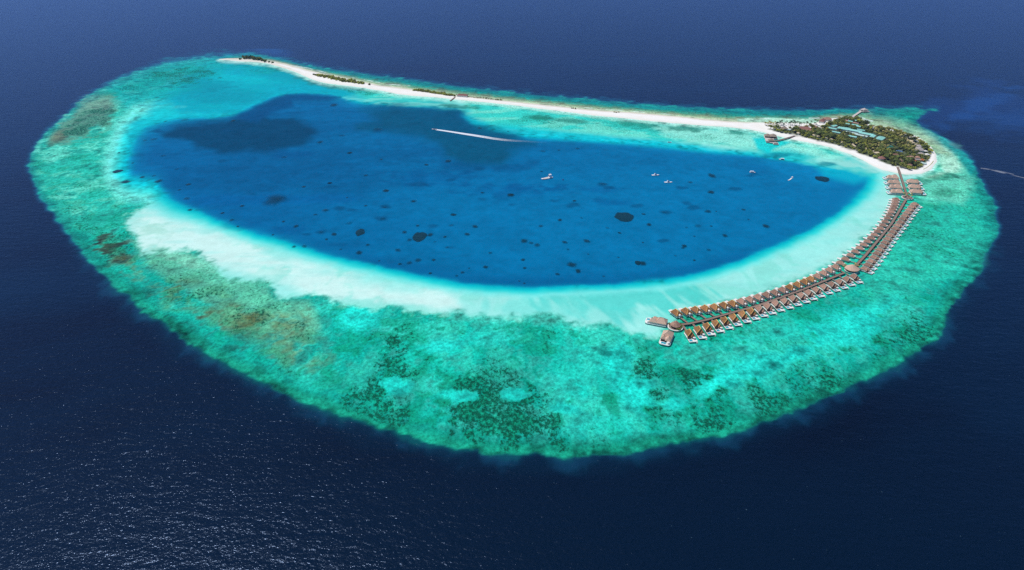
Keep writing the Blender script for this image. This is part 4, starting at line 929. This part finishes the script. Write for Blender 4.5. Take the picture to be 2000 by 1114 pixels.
def canopy(px_, py_, label):
    c = at(px_, py_, 4.0); FOOT.append((c.x, c.y, 1, 0, 4, 4))
    t_ = thing('shade_canopy', label, 'canopy', (c.x, c.y, 1.6))
    m = MB(); m.solid([(-4, -3, 2.6), (4, -3, 2.6), (4, 3, 2.6), (-4, 3, 2.6)], [(-.6, -.4, 4.2), (.6, -.4, 4.2), (.6, .4, 4.2), (-.6, .4, 4.2)]); obj('canvas', m.mesh('canopy_canvas', M['white']), t_)
    for sx in (-3.5, 3.5):
        for sy in (-2.6, 2.6):
            m = MB(); m.bar((sx, sy, -1), (sx, sy, 2.6), 0.2); obj('post', m.mesh('canopy_post', M['white']), t_)
canopy(1807, 295.4, "white shade canopy right of the widest grey hall"); canopy(1811, 301.8, "white shade canopy lower down beside the eastern hedge")
def court(px_, py_, L, W, d, surf, label, lines):
    c = at(px_, py_, 2.2); FOOT.append((c.x, c.y, Vector(d).normalized().x, Vector(d).normalized().y, L / 2, W / 2)); FOOT.append((c.x + 3, c.y - 7, 1, 0, 7, 6))
    t_ = thing('tennis_court', label, 'tennis court', (c.x, c.y, 2.05), facing(Vector(d).normalized()))
    m = MB(); m.box(-W / 2, W / 2, -L / 2, L / 2, -0.6, 0.15); obj('playing_surface', m.mesh('court_surface', M[surf]), t_)
    m = MB(); s_ = 0.15
    for x in (-W * .3, W * .3): m.box(x - .12, x + .12, -L * .4, L * .4, s_ + .004, s_ + .012)
    for y in (-L * .4, L * .4): m.box(-W * .3 - .12, W * .3 + .12, y - .12, y + .12, s_ + .016, s_ + .024)
    obj('court_line', m.mesh('court_lines', M['white']), t_)
    m = MB(); m.box(-W * .36, W * .36, -.05, .05, s_, s_ + 1.0); obj('net', m.mesh('court_net', M['shade']), t_)
court(1755, 297, 22, 13, (0.5, 0.87), 'blue', "bright blue tennis court in a clearing of the island wood", True)
court(1738, 287, 18, 12, (0.3, 0.95), 'greencourt', "teal green sports court in the middle of the wood", True)
# far jetty head, overwater restaurant
c = at(1688, 216.2, 3)
t_ = thing('jetty_pavilion', "small grey roofed pavilion at the outer end of the far jetty", 'pavilion', (c.x, c.y, 0), 0.2)
m = MB(); m.box(-8, 8, -8, 8, 1.6, 2.4); obj('deck', m.mesh('head_deck', M['deck']), t_)
m = MB(); m.hip(-6.5, 6.5, -6, 6, 5.0, 8.4, -1.5, 1.5); obj('roof', m.mesh('head_roof', M['slate']), t_)
m = MB(); piles(m, (-6, 0, 6), (-6, 0, 6), 1.6); obj('pile_frame', m.mesh('head_piles', M['pile']), t_)
for sx in (-5.5, 5.5):
    for sy in (-5, 5):
        m = MB(); m.bar((sx, sy, 2.4), (sx, sy, 5.0), 0.3); obj('post', m.mesh('head_post', M['white']), t_)
c = at(1506, 272, 2)
t_ = thing('overwater_restaurant', "grey thatched restaurant on stilts in the turquoise shallows off the beach", 'restaurant', (c.x, c.y, 0), -0.22)
def upx(x, y, z):
    p = at(x, y, z) - Vector((c.x, c.y, 0)); a = 0.22
    return p.x * math.cos(a) - p.y * math.sin(a), p.x * math.sin(a) + p.y * math.cos(a)
m = MB(); x0, y0 = upx(1505, 268, 2); m.box(x0 - 12.5, x0 + 12.5, y0 - 9, y0 + 9, 1.5, 2.2); x1, y1 = upx(1505, 276.5, 2); m.box(x1 - 9, x1 + 8, y1 - 8, y0 - 9, 1.4, 2.1); x2, y2 = upx(1515, 280.5, 2); m.box(x2 - 5, x2 + 5, y2 - 5, y2 + 5, 1.3, 2.0); obj('deck', m.mesh('rest_deck', M['deck']), t_)
m = MB(); piles(m, (-10, -3, 4, 10), (-18, -10, -2, 6, 12), 1.3); obj('pile_frame', m.mesh('rest_piles', M['pile']), t_)
m = MB(); m.box(x0 - 10, x0 + 10, y0 - 6, y0 + 6, 2.2, 5.0); obj('wall', m.mesh('rest_wall', M['shade']), t_)
for a_ in ((x0 - 12, x0 - 1, y0 - 7, y0 + 8, 4.8, 7.6, y0 - 2, y0 + 4), (x0 - 2, x0 + 11, y0 - 8, y0 + 7.4, 5.0, 8.4, y0 - 3, y0 + 3), (x1 - 5, x1 + 7, y1 - 4, y1 + 6, 4.4, 7.6, y1 - 1, y1 + 3)):
    m = MB(); m.hip(*a_); obj('thatch_roof', m.mesh('rest_thatch', M['thatch_brown']), t_)
for a_ in ((x1 - 9.5, x1 - 3, y1 - 7, y1, 3.8, 5.0, y1 - 5, y1 - 2), (x2 - 4, x2 + 4, y2 - 3, y2 + 3, 3.4, 4.6, y2 - 1, y2 + 1)):
    m = MB(); m.hip(*a_); obj('canopy', m.mesh('rest_canopy', M['slate']), t_)
# sandbar pavilion and sandbag groyne
house(903, 186.8, 26, 9, (1, -0.25), 'thatch_rose', "reddish thatched pavilion among scrub on the narrow sandbar", 3.0, 3.0, 'thatched_hall', gable=False, z0=1.3)
P = [at(x, y, 0.9) for x, y in ((1823,315),(1820.5,319),(1816,323.5),(1810,328),(1803,331.6))]
m = MB()
for a, b_ in zip(P[:-1], P[1:]):
    nn = max(1, int((b_ - a).length / 2.2))
    for k in range(nn):
        q = a.lerp(b_, (k + .5) / nn) - P[2]; q.z = 0
        e = (b_ - a).normalized(); m.solid([q + Vector((-e.x * 1.05 - e.y * .9, -e.y * 1.05 + e.x * .9, -.9)), q + Vector((-e.x * 1.05 + e.y * .9, -e.y * 1.05 - e.x * .9, -.9)), q + Vector((e.x * 1.05 + e.y * .9, e.y * 1.05 - e.x * .9, -.9)), q + Vector((e.x * 1.05 - e.y * .9, e.y * 1.05 + e.x * .9, -.9))],
                [q + Vector((-e.x * .8 - e.y * .5, -e.y * .8 + e.x * .5, .7)), q + Vector((-e.x * .8 + e.y * .5, -e.y * .8 - e.x * .5, .7)), q + Vector((e.x * .8 + e.y * .5, e.y * .8 - e.x * .5, .7)), q + Vector((e.x * .8 - e.y * .5, e.y * .8 + e.x * .5, .7))])
thing('sandbag_groyne', "yellow green curved line of sandbags along the island's eastern beach", 'groyne', (P[2].x, P[2].y, 0.9), 0, None, m.mesh('groyne_bags', M['bags']))
# ------------------------------------------------------------------ island wood
veg_w = [tuple(at(x, y, 0)[:2]) for x, y in VEG]
vw = np.array(veg_w); x0_, y0_ = vw.min(0); x1_, y1_ = vw.max(0)
def blocked(x, y, pad):
    for cx, cy, dx, dy, hl, hw in FOOT:
        a = (x - cx) * dx + (y - cy) * dy; b_ = -(x - cx) * dy + (y - cy) * dx
        if abs(a) < hl + pad and abs(b_) < hw + pad: return True
        # keep the view onto roofs open: no tall tree just in front of them
        if abs(x - cx) < hl * .8 and -hw - 15 < (y - cy) < 0 and pad > 1.0: return True
    return False
def front_scale(x, y):
    k = 1.0
    for cx, cy, dx, dy, hl, hw in FOOT:
        r = max(hl, hw)
        if abs(x - cx) < r + 3 and -r - 26 < y - cy < 0: k = min(k, 0.5 + 0.4 * min(1, (cy - y - min(hl, hw)) / 30))
    return k
pts = []
cell = {}
def free(x, y, d):
    i, j = int(x // 9), int(y // 9)
    for a in range(i - 1, i + 2):
        for b_ in range(j - 1, j + 2):
            for (u, v) in cell.get((a, b_), ()):
                if (u - x) ** 2 + (v - y) ** 2 < d * d: return False
    return True
cand = []
for _ in range(22000):
    x, y = rnd.uniform(x0_, x1_), rnd.uniform(y0_, y1_)
    sd = float(poly_sd(np.array([x]), np.array([y]), veg_w)[0]) if free(x, y, 7.0) else -1
    if sd < 0.5: continue
    if blocked(x, y, 2.2): continue
    cell.setdefault((int(x // 9), int(y // 9)), []).append((x, y)); cand.append((x, y, sd))
LB = {'dark': "round dark green tree crowded among others in the island wood", 'mid': "olive green bushy tree crowded among others in the island wood", 'lime': "low bright green tree at the sunny edge of the island wood", 'pale': "coconut palm with yellowish fronds rising out of the island wood"}
cnt = {}
for x, y, sd in cand:
    ppx, ppy = to_px(x, y)
    eastern = ppx > 1700 and ppy < 300
    r_ = rnd.random()
    if sd < 6: k = 'lime' if r_ < 0.5 else 'mid'
    elif eastern: k = 'pale' if r_ < 0.55 else ('mid' if r_ < 0.85 else 'dark')
    else: k = 'dark' if r_ < 0.42 else ('mid' if r_ < 0.72 else ('pale' if r_ < 0.9 else 'lime'))
    broad = cnt.get('dark', 0) + cnt.get('mid', 0) + cnt.get('lime', 0)
    if k != 'pale' and broad >= 296: continue
    cnt[k] = cnt.get(k, 0) + 1
    if k == 'pale': palm('pale', (x, y, 1.8), LB[k], "coconut palms in the island wood", rnd.uniform(0.95, 1.3) * front_scale(x, y))
    else: tree(k, (x, y, 1.6), LB[k], {'dark': "dark trees in the island wood", 'mid': "olive trees in the island wood", 'lime': "bright green trees at the wood's edge"}[k], rnd.uniform(1.25, 1.7) * (0.7 if sd < 6 else 1.0) * front_scale(x, y))
ns = 0
for _ in range(6000):
    if ns >= 130: break
    x, y = rnd.uniform(x0_, x1_), rnd.uniform(y0_, y1_)
    if not free(x, y, 4.4) or blocked(x, y, 0.8) or float(poly_sd(np.array([x]), np.array([y]), veg_w)[0]) < 0: continue
    cell.setdefault((int(x // 9), int(y // 9)), []).append((x, y)); ns += 1
    shrub(rnd.choice(('mid', 'lime', 'dark')), (x, y, 1.7), "low leafy shrub filling a gap between trees of the island wood", "undergrowth shrubs in the island wood", rnd.uniform(1.0, 1.6))
# palms standing on the white sand west of the wood
for x, y in ((60,262),(88,285),(120,300),(150,272),(165,285),(190,300),(215,265),(225,290),(250,310),(290,310),(310,330),(360,270),(385,310),(405,330),(420,320),(470,320),(500,265),(530,280),(560,250),(575,275),(630,300),(650,330),(670,280),(730,225),(815,268),(850,262),(870,260),(925,270),(985,265),(990,300),(1055,275),(1125,300),(1140,330),(1185,320),(1270,312),(1345,300),(1370,275),(1440,305),(1495,255),(1590,250),(1655,280),(1612,312),(910,325),(785,325)):
    p = at(1490 + x / 15.92, 225 + (y + 46) / 15.92, 1.2)
    palm('dark' if x > 400 else 'pale', (p.x, p.y, 1.0), "dark slim palm standing alone on the white sand west of the wood" if x > 400 else "yellowish palm in the clump at the western tip of the wood", "palms on the white sand" if x > 400 else "palms at the wood's western tip", rnd.uniform(0.9, 1.2))
# scrub on the sandbar
for zx, zy, s_ in ((350,122,2.0),(375,112,2.6),(395,118,2.8),(412,110,3.0),(432,115,3.0),(450,112,3.0),(470,120,3.0),(490,122,3.2),(510,124,3.2),(530,128,3.2),(548,132,3.0),(560,136,2.4),(595,146,2.6),(588,142,2.0),(632,150,1.4),(660,158,1.8)):
    p = at(400 + zx / 5, 90 + (zy + 8) / 5, 1.3); shrub('dark', (p.x, p.y, 1.1), "dark green bush in the clump near the sandbar's far tip", "dark bushes at the sandbar's far tip", s_)
for k in range(84):
    f = rnd.random(); sp = rnd.uniform(-1, 1) * (1 - abs(2 * f - 1) ** 1.5)
    p = at(617 + f * 94, 146 + f * 17 + 1.5 + sp * 3.0, 1.3)
    shrub('lime' if rnd.random() < .8 else 'mid', (p.x, p.y, 1.0), "bright green shrub in the long thicket on the sandbar's bend", "shrubs of the long green thicket", rnd.uniform(1.5, 2.5))
for x, y in ((614,146.5),(617,147.5),(620,148),(686,157.5),(690,158),(721,166)):
    p = at(x, y, 1.3); shrub('dark', (p.x, p.y, 1.1), "small dark bush at an end of the long green thicket", "bushes at the thicket's ends", 1.5)
for k in range(52):
    f = k / 51; p = at(809 + f * 78, 175.8 + f * 11.2 + rnd.uniform(-.9, 1.6), 1.2)
    shrub('lime' if rnd.random() < .7 else 'mid', (p.x, p.y, 1.0), "low green shrub in the strip beside the sandbar pavilion", "shrubs of the strip by the sandbar pavilion", rnd.uniform(1.3, 2.0))
for k in range(22):
    f = k / 21; p = at(912 + f * 68, 189 + f * 7.2 + rnd.uniform(-.4, .4), 1.2)
    shrub('mid', (p.x, p.y, 1.0), "small sparse shrub in the thin line right of the sandbar pavilion", "shrubs in the thin line on the sandbar", rnd.uniform(0.6, 1.0))
for x, y in ((1117,212),(1120,212.3),(1124,213),(1200,219.5),(1204,220),(1208,220)):
    p = at(x, y, 1.2); shrub('mid', (p.x, p.y, 1.0), "tiny lone shrub on the bare middle of the sandbar", "lone shrubs on the bare sandbar", 0.9)
for dx in (0, 6, 15, -7): 
    p = at(899 + dx, 188.2, 1.2); palm('dark', (p.x, p.y, 1.0), "short palm beside the reddish sandbar pavilion", "palms by the sandbar pavilion", 0.7)
# ------------------------------------------------------------------ boats
def hull(m, L, W, z0, z1, bow=0.35, flare=0.75):
    """hull along +y: transom at -L/2, pointed bow at +L/2"""
    def ring(w, z, l): return [(-w / 2, -l / 2, z), (w / 2, -l / 2, z), (w / 2, l * (0.5 - bow), z), (w * 0.3, l * (0.5 - bow * 0.35), z), (0, l / 2, z), (-w * 0.3, l * (0.5 - bow * 0.35), z), (-w / 2, l * (0.5 - bow), z)]
    m.solid(ring(W * flare, z0, L * 0.92), ring(W, z1, L))
def boat(name, px_, py_, d, L, W, label, parts, cat='boat'):
    c = at(px_, py_, 1.0)
    t_ = thing(name, label, cat, (c.x, c.y, 0), facing(d)); t_.scale = (0.82,) * 3
    m = MB(); hull(m, L, W, -0.5, 1.5); obj('hull', m.mesh('boat_hull', M['hull']), t_)
    m = MB(); hull(m, L * 0.965, W * 0.93, 0.02, 0.30, flare=.99); obj('boot_stripe', m.mesh('boat_stripe', M['bottom']), t_)
    made = {}
    for nme, mt, fn in parts:
        m = MB(); fn(m); made[nme] = obj(nme, m.mesh('boat_' + nme, M[mt]), made.get(SUB.get(nme), t_))
    return t_
def cabin(x, y0, y1, z0, z1, s_=0.8):
    return lambda m: m.solid([(-x, y0, z0), (x, y0, z0), (x, y1, z0), (-x, y1, z0)], [(-x * s_, y0 * .95 + y1 * .05, z1), (x * s_, y0 * .95 + y1 * .05, z1), (x * s_, y0 * .2 + y1 * .8, z1), (-x * s_, y0 * .2 + y1 * .8, z1)])
yp = [('cabin', 'hull', cabin(1.7, -3.2, 2.6, 1.5, 3.4)), ('cabin_window', 'tint', cabin(1.78, -1.3, 1.6, 2.0, 3.2)), ('flybridge', 'hull', cabin(1.4, -3.0, -0.8, 3.4, 4.5)), ('windscreen', 'tint', lambda m: m.box(-1.5, 1.5, -0.6, 0.9, 3.405, 3.9))]
boat('motor_yacht', 1280.5, 342, (1, 0.18), 17, 4.6, "white motor yacht with tinted cabin, upper left of two moored together", yp)
boat('motor_yacht', 1305.5, 356, (1, 0.1), 17, 4.6, "white motor yacht with tinted cabin, lower right of two moored together", yp)
boat('landing_barge', 1068, 348, (-0.9, -0.55), 27, 7.5, "long white supply barge with tall wheelhouse, largest boat in the lagoon", [('wheelhouse', 'hull', cabin(3.0, -11, -5, 1.5, 7.6, .85)), ('wheelhouse_window', 'tint', cabin(2.62, -5.6, -4.9, 4.6, 6.2, .98)), ('cargo_deck', 'deck', lambda m: m.box(-2.8, 2.8, -4, 8, 1.5, 1.62)), ('bow_ramp', 'hull', lambda m: m.box(-2.4, 2.4, 9.5, 13.0, 1.5, 2.2)), ('mast', 'hull', lambda m: m.bar((0, -8, 8.7), (0, -8, 11), .3))], 'barge')
boat('ferry_boat', 1470, 336.6, (1, -0.25), 12, 4.4, "small white roofed ferry boat moored alone in blue water", [('canopy', 'hull', lambda m: m.box(-2.0, 2.0, -5.0, 2.2, 3.2, 3.5)), ('cabin', 'hull', cabin(1.7, -4.6, 2.0, 1.5, 3.2, .95)), ('cabin_window', 'tint', lambda m: (m.box(1.66, 1.74, -4, 1, 2.0, 2.9), m.box(-1.74, -1.66, -4, 1, 2.0, 2.9)))])
boat('ferry_boat', 1526.5, 311.5, (-1, 0.25), 12, 4.6, "white roofed boat floating on pale turquoise near the overwater restaurant", [('canopy', 'hull', lambda m: m.box(-2.1, 2.1, -5.2, 2.0, 3.3, 3.6)), ('cabin', 'shade', cabin(1.7, -4.6, 1.6, 1.5, 3.3, .95))])
boat('open_boat', 1308, 277.8, (1, 0.0), 10, 3.4, "small grey and white open boat at the edge of the northern shallows", [('cockpit', 'shade', lambda m: m.box(-1.1, 1.1, -4.4, 0.5, 1.5, 1.62)), ('windscreen', 'tint', cabin(1.1, 0.4, 1.6, 1.5, 2.5, .8))])
boat('speedboat', 847.5, 252.6, (-0.98, 0.18), 13, 3.8, "white speedboat racing left at the head of its long foam wake", [('cockpit', 'shade', lambda m: m.box(-1.2, 1.2, -4.5, -0.5, 1.5, 1.62)), ('windscreen', 'tint', cabin(1.3, -0.6, 1.4, 1.5, 2.6, .7)), ('outboard_motor', 'shade', lambda m: m.box(-.7, .7, -7.3, -6.5, .4, 2.2))])
c = at(1099.5, 351.6, 0.3); m = MB(); m.cone(0, 0, [(0.5, -.5), (1.5, 0), (1.5, .8), (.3, 2.4)], 12)
thing('mooring_buoy', "tiny dark blue mooring buoy right of the supply barge", 'buoy', (c.x, c.y, 0), 0, None, m.mesh('buoy_body', M['blue']))
# inflatable water toy, two floating pieces linked by a line
c = at(1545, 350, 0.2); m = MB()
Q = [at(x, y, 0.4) - Vector((c.x, c.y, 0)) for x, y in ((1539.5,352.6),(1541.5,352.0),(1543.6,350.8),(1545,349.2),(1546.6,348.3))]
for a, b_ in zip(Q[:-1], Q[1:]): m.bar(a, b_, 2.0, 0.9)
m.cone(Q[-1].x + 2.6, Q[-1].y + 5, [(1.2, 0), (1.7, .5), (1.2, 1.0)], 12)
thing('floating_pontoon', "thin white bent pontoon floating in open lagoon near the dark oval coral", 'pontoon', (c.x, c.y, 0), 0, None, m.mesh('pontoon_float', M['white']))
# foam wake: churned water riding 0.1 m proud of the lagoon
fm_, t, b = new_mat("wake_foam")
N, L = t.nodes, t.links
aw = N.new("ShaderNodeAttribute"); aw.attribute_name = "foam"; ge = N.new("ShaderNodeNewGeometry"); nz = N.new("ShaderNodeTexNoise"); nz.inputs["Scale"].default_value = 0.55; nz.inputs["Detail"].default_value = 4
L.new(ge.outputs["Position"], nz.inputs["Vector"])
ad = N.new("ShaderNodeMath"); ad.operation = 'MULTIPLY_ADD'; L.new(nz.outputs["Fac"], ad.inputs[0]); ad.inputs[1].default_value = 1.6; ad.inputs[2].default_value = -0.8
a2 = N.new("ShaderNodeMath"); a2.operation = 'ADD'; L.new(ad.outputs[0], a2.inputs[0]); L.new(aw.outputs["Fac"], a2.inputs[1])
a3 = N.new("ShaderNodeMath"); a3.operation = 'MULTIPLY'; a3.use_clamp = True; L.new(a2.outputs[0], a3.inputs[0]); L.new(aw.outputs["Fac"], a3.inputs[1])
a4 = N.new("ShaderNodeMath"); a4.operation = 'MULTIPLY'; a4.use_clamp = True; L.new(a3.outputs[0], a4.inputs[0]); a4.inputs[1].default_value = 1.8
L.new(a4.outputs[0], b.inputs["Alpha"]); b.inputs["Base Color"].default_value = (0.74, 0.78, 0.84, 1); b.inputs["Roughness"].default_value = 0.9
WK = [(847,252.4,0.9,1.5),(852,253.6,2.2,1.4),(865,255.4,2.6,1.25),(885,258.4,3.0,1.1),(905,261.6,3.6,1.0),(925,264.6,4.0,0.85),(945,267.8,4.4,0.75),(965,271.2,4.4,0.62),(985,273.6,4.2,0.5),(1005,275.2,3.8,0.34),(1025,276.2,3.4,0.22),(1050,277.8,3.0,0.12),(1080,279.6,2.6,0.0)]
vs, fs, fv = [], [], []
for i, (x, y, w, k) in enumerate(WK):
    for j, (o_, e) in enumerate(((-1, 0), (-.8, .9), (-.35, 1), (0, .72), (.35, 1), (.8, .95), (1, 0))):
        p = at(x, y + o_ * w * 0.5, 0.1); vs.append((p.x, p.y, 0.1 + 0.25 * e * k)); fv.append(k * e)
n_ = 7
for i in range(len(WK) - 1):
    for j in range(n_ - 1): fs.append((i * n_ + j, i * n_ + j + 1, (i + 1) * n_ + j + 1, (i + 1) * n_ + j))
me = bpy.data.meshes.new("wake"); me.from_pydata(vs, [], fs); me.update(); at_ = me.attributes.new("foam", 'FLOAT', 'POINT'); at_.data.foreach_set("value", fv); me.materials.append(fm_)
o = bpy.data.objects.new("boat_wake", me); LINK(o); o["kind"] = "stuff"; o["label"] = "long white foam wake trailing behind the speedboat"
# ------------------------------------------------------------------ coral heads: low domes laid on the water sheet in place of submerged coral
cm_, t, b = new_mat("coral_head")
N, L = t.nodes, t.links
aw = N.new("ShaderNodeAttribute"); aw.attribute_name = "core"; ge = N.new("ShaderNodeNewGeometry"); nz = N.new("ShaderNodeTexNoise"); nz.inputs["Scale"].default_value = 0.22; nz.inputs["Detail"].default_value = 3
L.new(ge.outputs["Position"], nz.inputs["Vector"])
ad = N.new("ShaderNodeMath"); ad.operation = 'MULTIPLY_ADD'; L.new(nz.outputs["Fac"], ad.inputs[0]); ad.inputs[1].default_value = 0.5; ad.inputs[2].default_value = -0.25
a2 = N.new("ShaderNodeMath"); a2.operation = 'ADD'; L.new(ad.outputs[0], a2.inputs[0]); L.new(aw.outputs["Fac"], a2.inputs[1])
mr = N.new("ShaderNodeMapRange"); mr.inputs["From Min"].default_value = 0.0; mr.inputs["From Max"].default_value = 1.05; L.new(a2.outputs[0], mr.inputs["Value"])
oi = N.new("ShaderNodeObjectInfo"); a3 = N.new("ShaderNodeMath"); a3.operation = 'MULTIPLY'; L.new(mr.outputs[0], a3.inputs[0]); L.new(oi.outputs["Alpha"], a3.inputs[1])
L.new(a3.outputs[0], b.inputs["Alpha"])
mx = N.new("ShaderNodeMix"); mx.data_type = 'RGBA'; L.new(nz.outputs["Fac"], mx.inputs["Factor"]); mx.inputs["A"].default_value = (*lin((2, 40, 58)), 1); mx.inputs["B"].default_value = (*lin((6, 66, 78)), 1)
L.new(mx.outputs["Result"], b.inputs["Base Color"]); b.inputs["Roughness"].default_value = 0.35; b.inputs["Specular IOR Level"].default_value = 0.15
def dome(seed, crisp=False):
    q = random.Random(seed); vs, fs, fv = [(0, 0, 0.5)], [], [1.0]; n = 18
    wob = [1 + q.uniform(-.22, .22) for _ in range(n)]; wob = [(wob[k] + wob[k - 1]) / 2 for k in range(n)]
    for j, (rr, z, f) in enumerate(((.35, .45, 1), (.7, .32, 1), (.95, .18, .9), (1.12, .03, 0)) if crisp else ((.35, .45, 1), (.65, .32, .72), (.9, .18, .34), (1.25, .03, 0))):
        for k in range(n):
            a = 6.283 * k / n; vs.append((rr * wob[k] * math.cos(a), rr * wob[k] * math.sin(a), z)); fv.append(f)
    for k in range(n): fs.append((0, 1 + k, 1 + (k + 1) % n))
    for j in range(3):
        for k in range(n): a = 1 + j * n; fs.append((a + k, a + n + k, a + n + (k + 1) % n, a + (k + 1) % n))
    me = bpy.data.meshes.new("coral_dome"); me.from_pydata(vs, [], fs); me.update(); at_ = me.attributes.new("core", 'FLOAT', 'POINT'); at_.data.foreach_set("value", fv)
    me.materials.append(cm_); me.polygons.foreach_set("use_smooth", np.ones(len(me.polygons), bool)); return me
DOMES = [dome(s_) for s_ in range(6)]; CRISP = [dome(s_, True) for s_ in (7, 8, 9)]
def coral_head(x, y, rx, ry, al, label, group=None):
    p = at(x, y, 0.0); ex = (at(x + rx, y, 0) - p).length; ey = (at(x, y - ry, 0) - at(x, y + ry, 0)).length / 2
    o = thing('coral_head', label, 'coral head', (p.x, p.y, 0.0), 0, group, rnd.choice(CRISP if al > .93 and rx > 4 and group is None else DOMES)); o.scale = (ex * 1.12, ey * 1.12, 1.0); o.color = (1, 1, 1, al)
BIG = [(1220,424,17,8,1.0,"largest dark oval coral head in the middle right of the lagoon"),(820,463,12,8.5,1.0,"second largest dark round coral head left of lagoon centre"),(703,454,8,6.2,.95,"dark round coral head left of the second largest one"),(1607,350,12,4.6,1.0,"dark flat oval coral head near the lagoon's eastern end"),(536,391,17,10,.5,"ring shaped mottled coral head in the western lagoon"),(1246,514,5,4,.95,"left half of a touching pair of dark coral heads near the southern slope"),(1255,515,6,4,.85,"right half of a touching pair of dark coral heads near the southern slope"),(1116,517.5,8,4.4,.7,"broad faint coral head above a smaller darker one near the south slope"),(1129,530,4.4,3.8,.9,"small dark coral head just below a broad faint one"),(230,335,8,2.8,.95,"dark coral head on turquoise at the lagoon's western rim, upper one"),(245,355.5,8,2.8,.9,"dark coral head on turquoise at the lagoon's western rim, lower one"),(1390,343.5,6,4,.7,"dark round coral head right of the two motor yachts")]
for e in BIG: coral_head(*e)
small = []
def lst(s_, ox, oy, k):
    for tok in s_.split():
        a, b_ = tok.split(','); f_ = b_.endswith('f'); small.append((ox + float(a) / k, oy + float(b_.rstrip('f')) / k, f_))
lst("115,255 242,210 215,342 175,300 443,396 510,312 595,340 785,237 720,265f 815,60f 1185,108 1358,178 1047,207 1170,218f 1158,292f 940,322f 842,393 792,426 757,380f 648,472 580,474 885,492 1003,513 1257,497 1060,462 1300,380 1385,337 1332,430 1467,398 1498,442f 1563,410 1577,478f 1618,266 1605,335f 1760,343 1708,393 1858,515 1827,607 1135,566 1270,587 1332,579 1388,562 1490,560 1467,647 1640,664 1677,642 1720,614 1807,123f 1990,138", 400, 340, 3.333)
lst("740,175 925,65f 645,300 785,287 520,340 955,352f 1033,384 1190,262 1225,330 1325,250f 677,445 820,437 697,492 830,523 1185,447 1025,543 405,560 415,613 630,653 930,667 380,698 413,712 1397,533 1520,562 1455,470 1445,482 1613,495 1720,402 1520,406 1630,340 1545,340f 1470,350f 1610,245 1663,245 1840,233 1873,297 1985,340 1630,120 1493,55 412,437 457,450 497,463", 900, 340, 3.333)
lst("235,632 128,551 400,731 435,774 668,798 598,841 655,908 680,996 935,1020 1085,965 310,742 578,680f 472,575f 330,457f 400,447f 1690,470 1860,418f 1920,553 1410,587f 1565,816 1765,787 1735,998 1655,1032f 1408,1085 490,307 640,296f 1015,303", 200, 160, 3.978)
lst("575,603 330,553 925,645 1095,617 455,728 175,787 610,847 825,930 1360,862 1585,878 455,963 1135,1033 1820,697 1830,540f 1955,532 545,370f 310,900 205,182 1340,360 1560,385 2100,520", 600, 160, 3.978)
for x, y, f_ in small:
    s_ = rnd.choice((.45, .6, .75, .9, 1.2)) * rnd.uniform(0.85, 1.15); asp = 0.62 if y > 420 else 0.45
    coral_head(x, y, 4.6 * s_ * (1.3 if f_ else 1), 4.6 * s_ * asp, (0.28 if f_ else rnd.uniform(.35, .85)), "small faint blurred coral head deep under the blue lagoon" if f_ else "small dark coral head dotted across the blue lagoon", "small faint coral heads" if f_ else "small dark coral heads")

# ------------------------------------------------------------------ sea haze: one closed box of even, thin, bluish air
hz = bpy.data.materials.new("sea_air"); hz.use_nodes = True
t = hz.node_tree; t.nodes.remove(t.nodes["Principled BSDF"])
pv = t.nodes.new("ShaderNodeVolumePrincipled"); pv.inputs["Color"].default_value = (0.24, 0.40, 1.0, 1); pv.inputs["Density"].default_value = 3.0e-5
t.links.new(pv.outputs[0], [n for n in t.nodes if n.type == 'OUTPUT_MATERIAL'][0].inputs["Volume"])
m = MB(); m.box(-58000, 58000, -58000, 58000, -3.0, 440.0)
o = bpy.data.objects.new("haze", m.mesh("haze_box", hz)); LINK(o); o["kind"] = "stuff"; o["label"] = "thin bluish sea haze over the whole atoll"
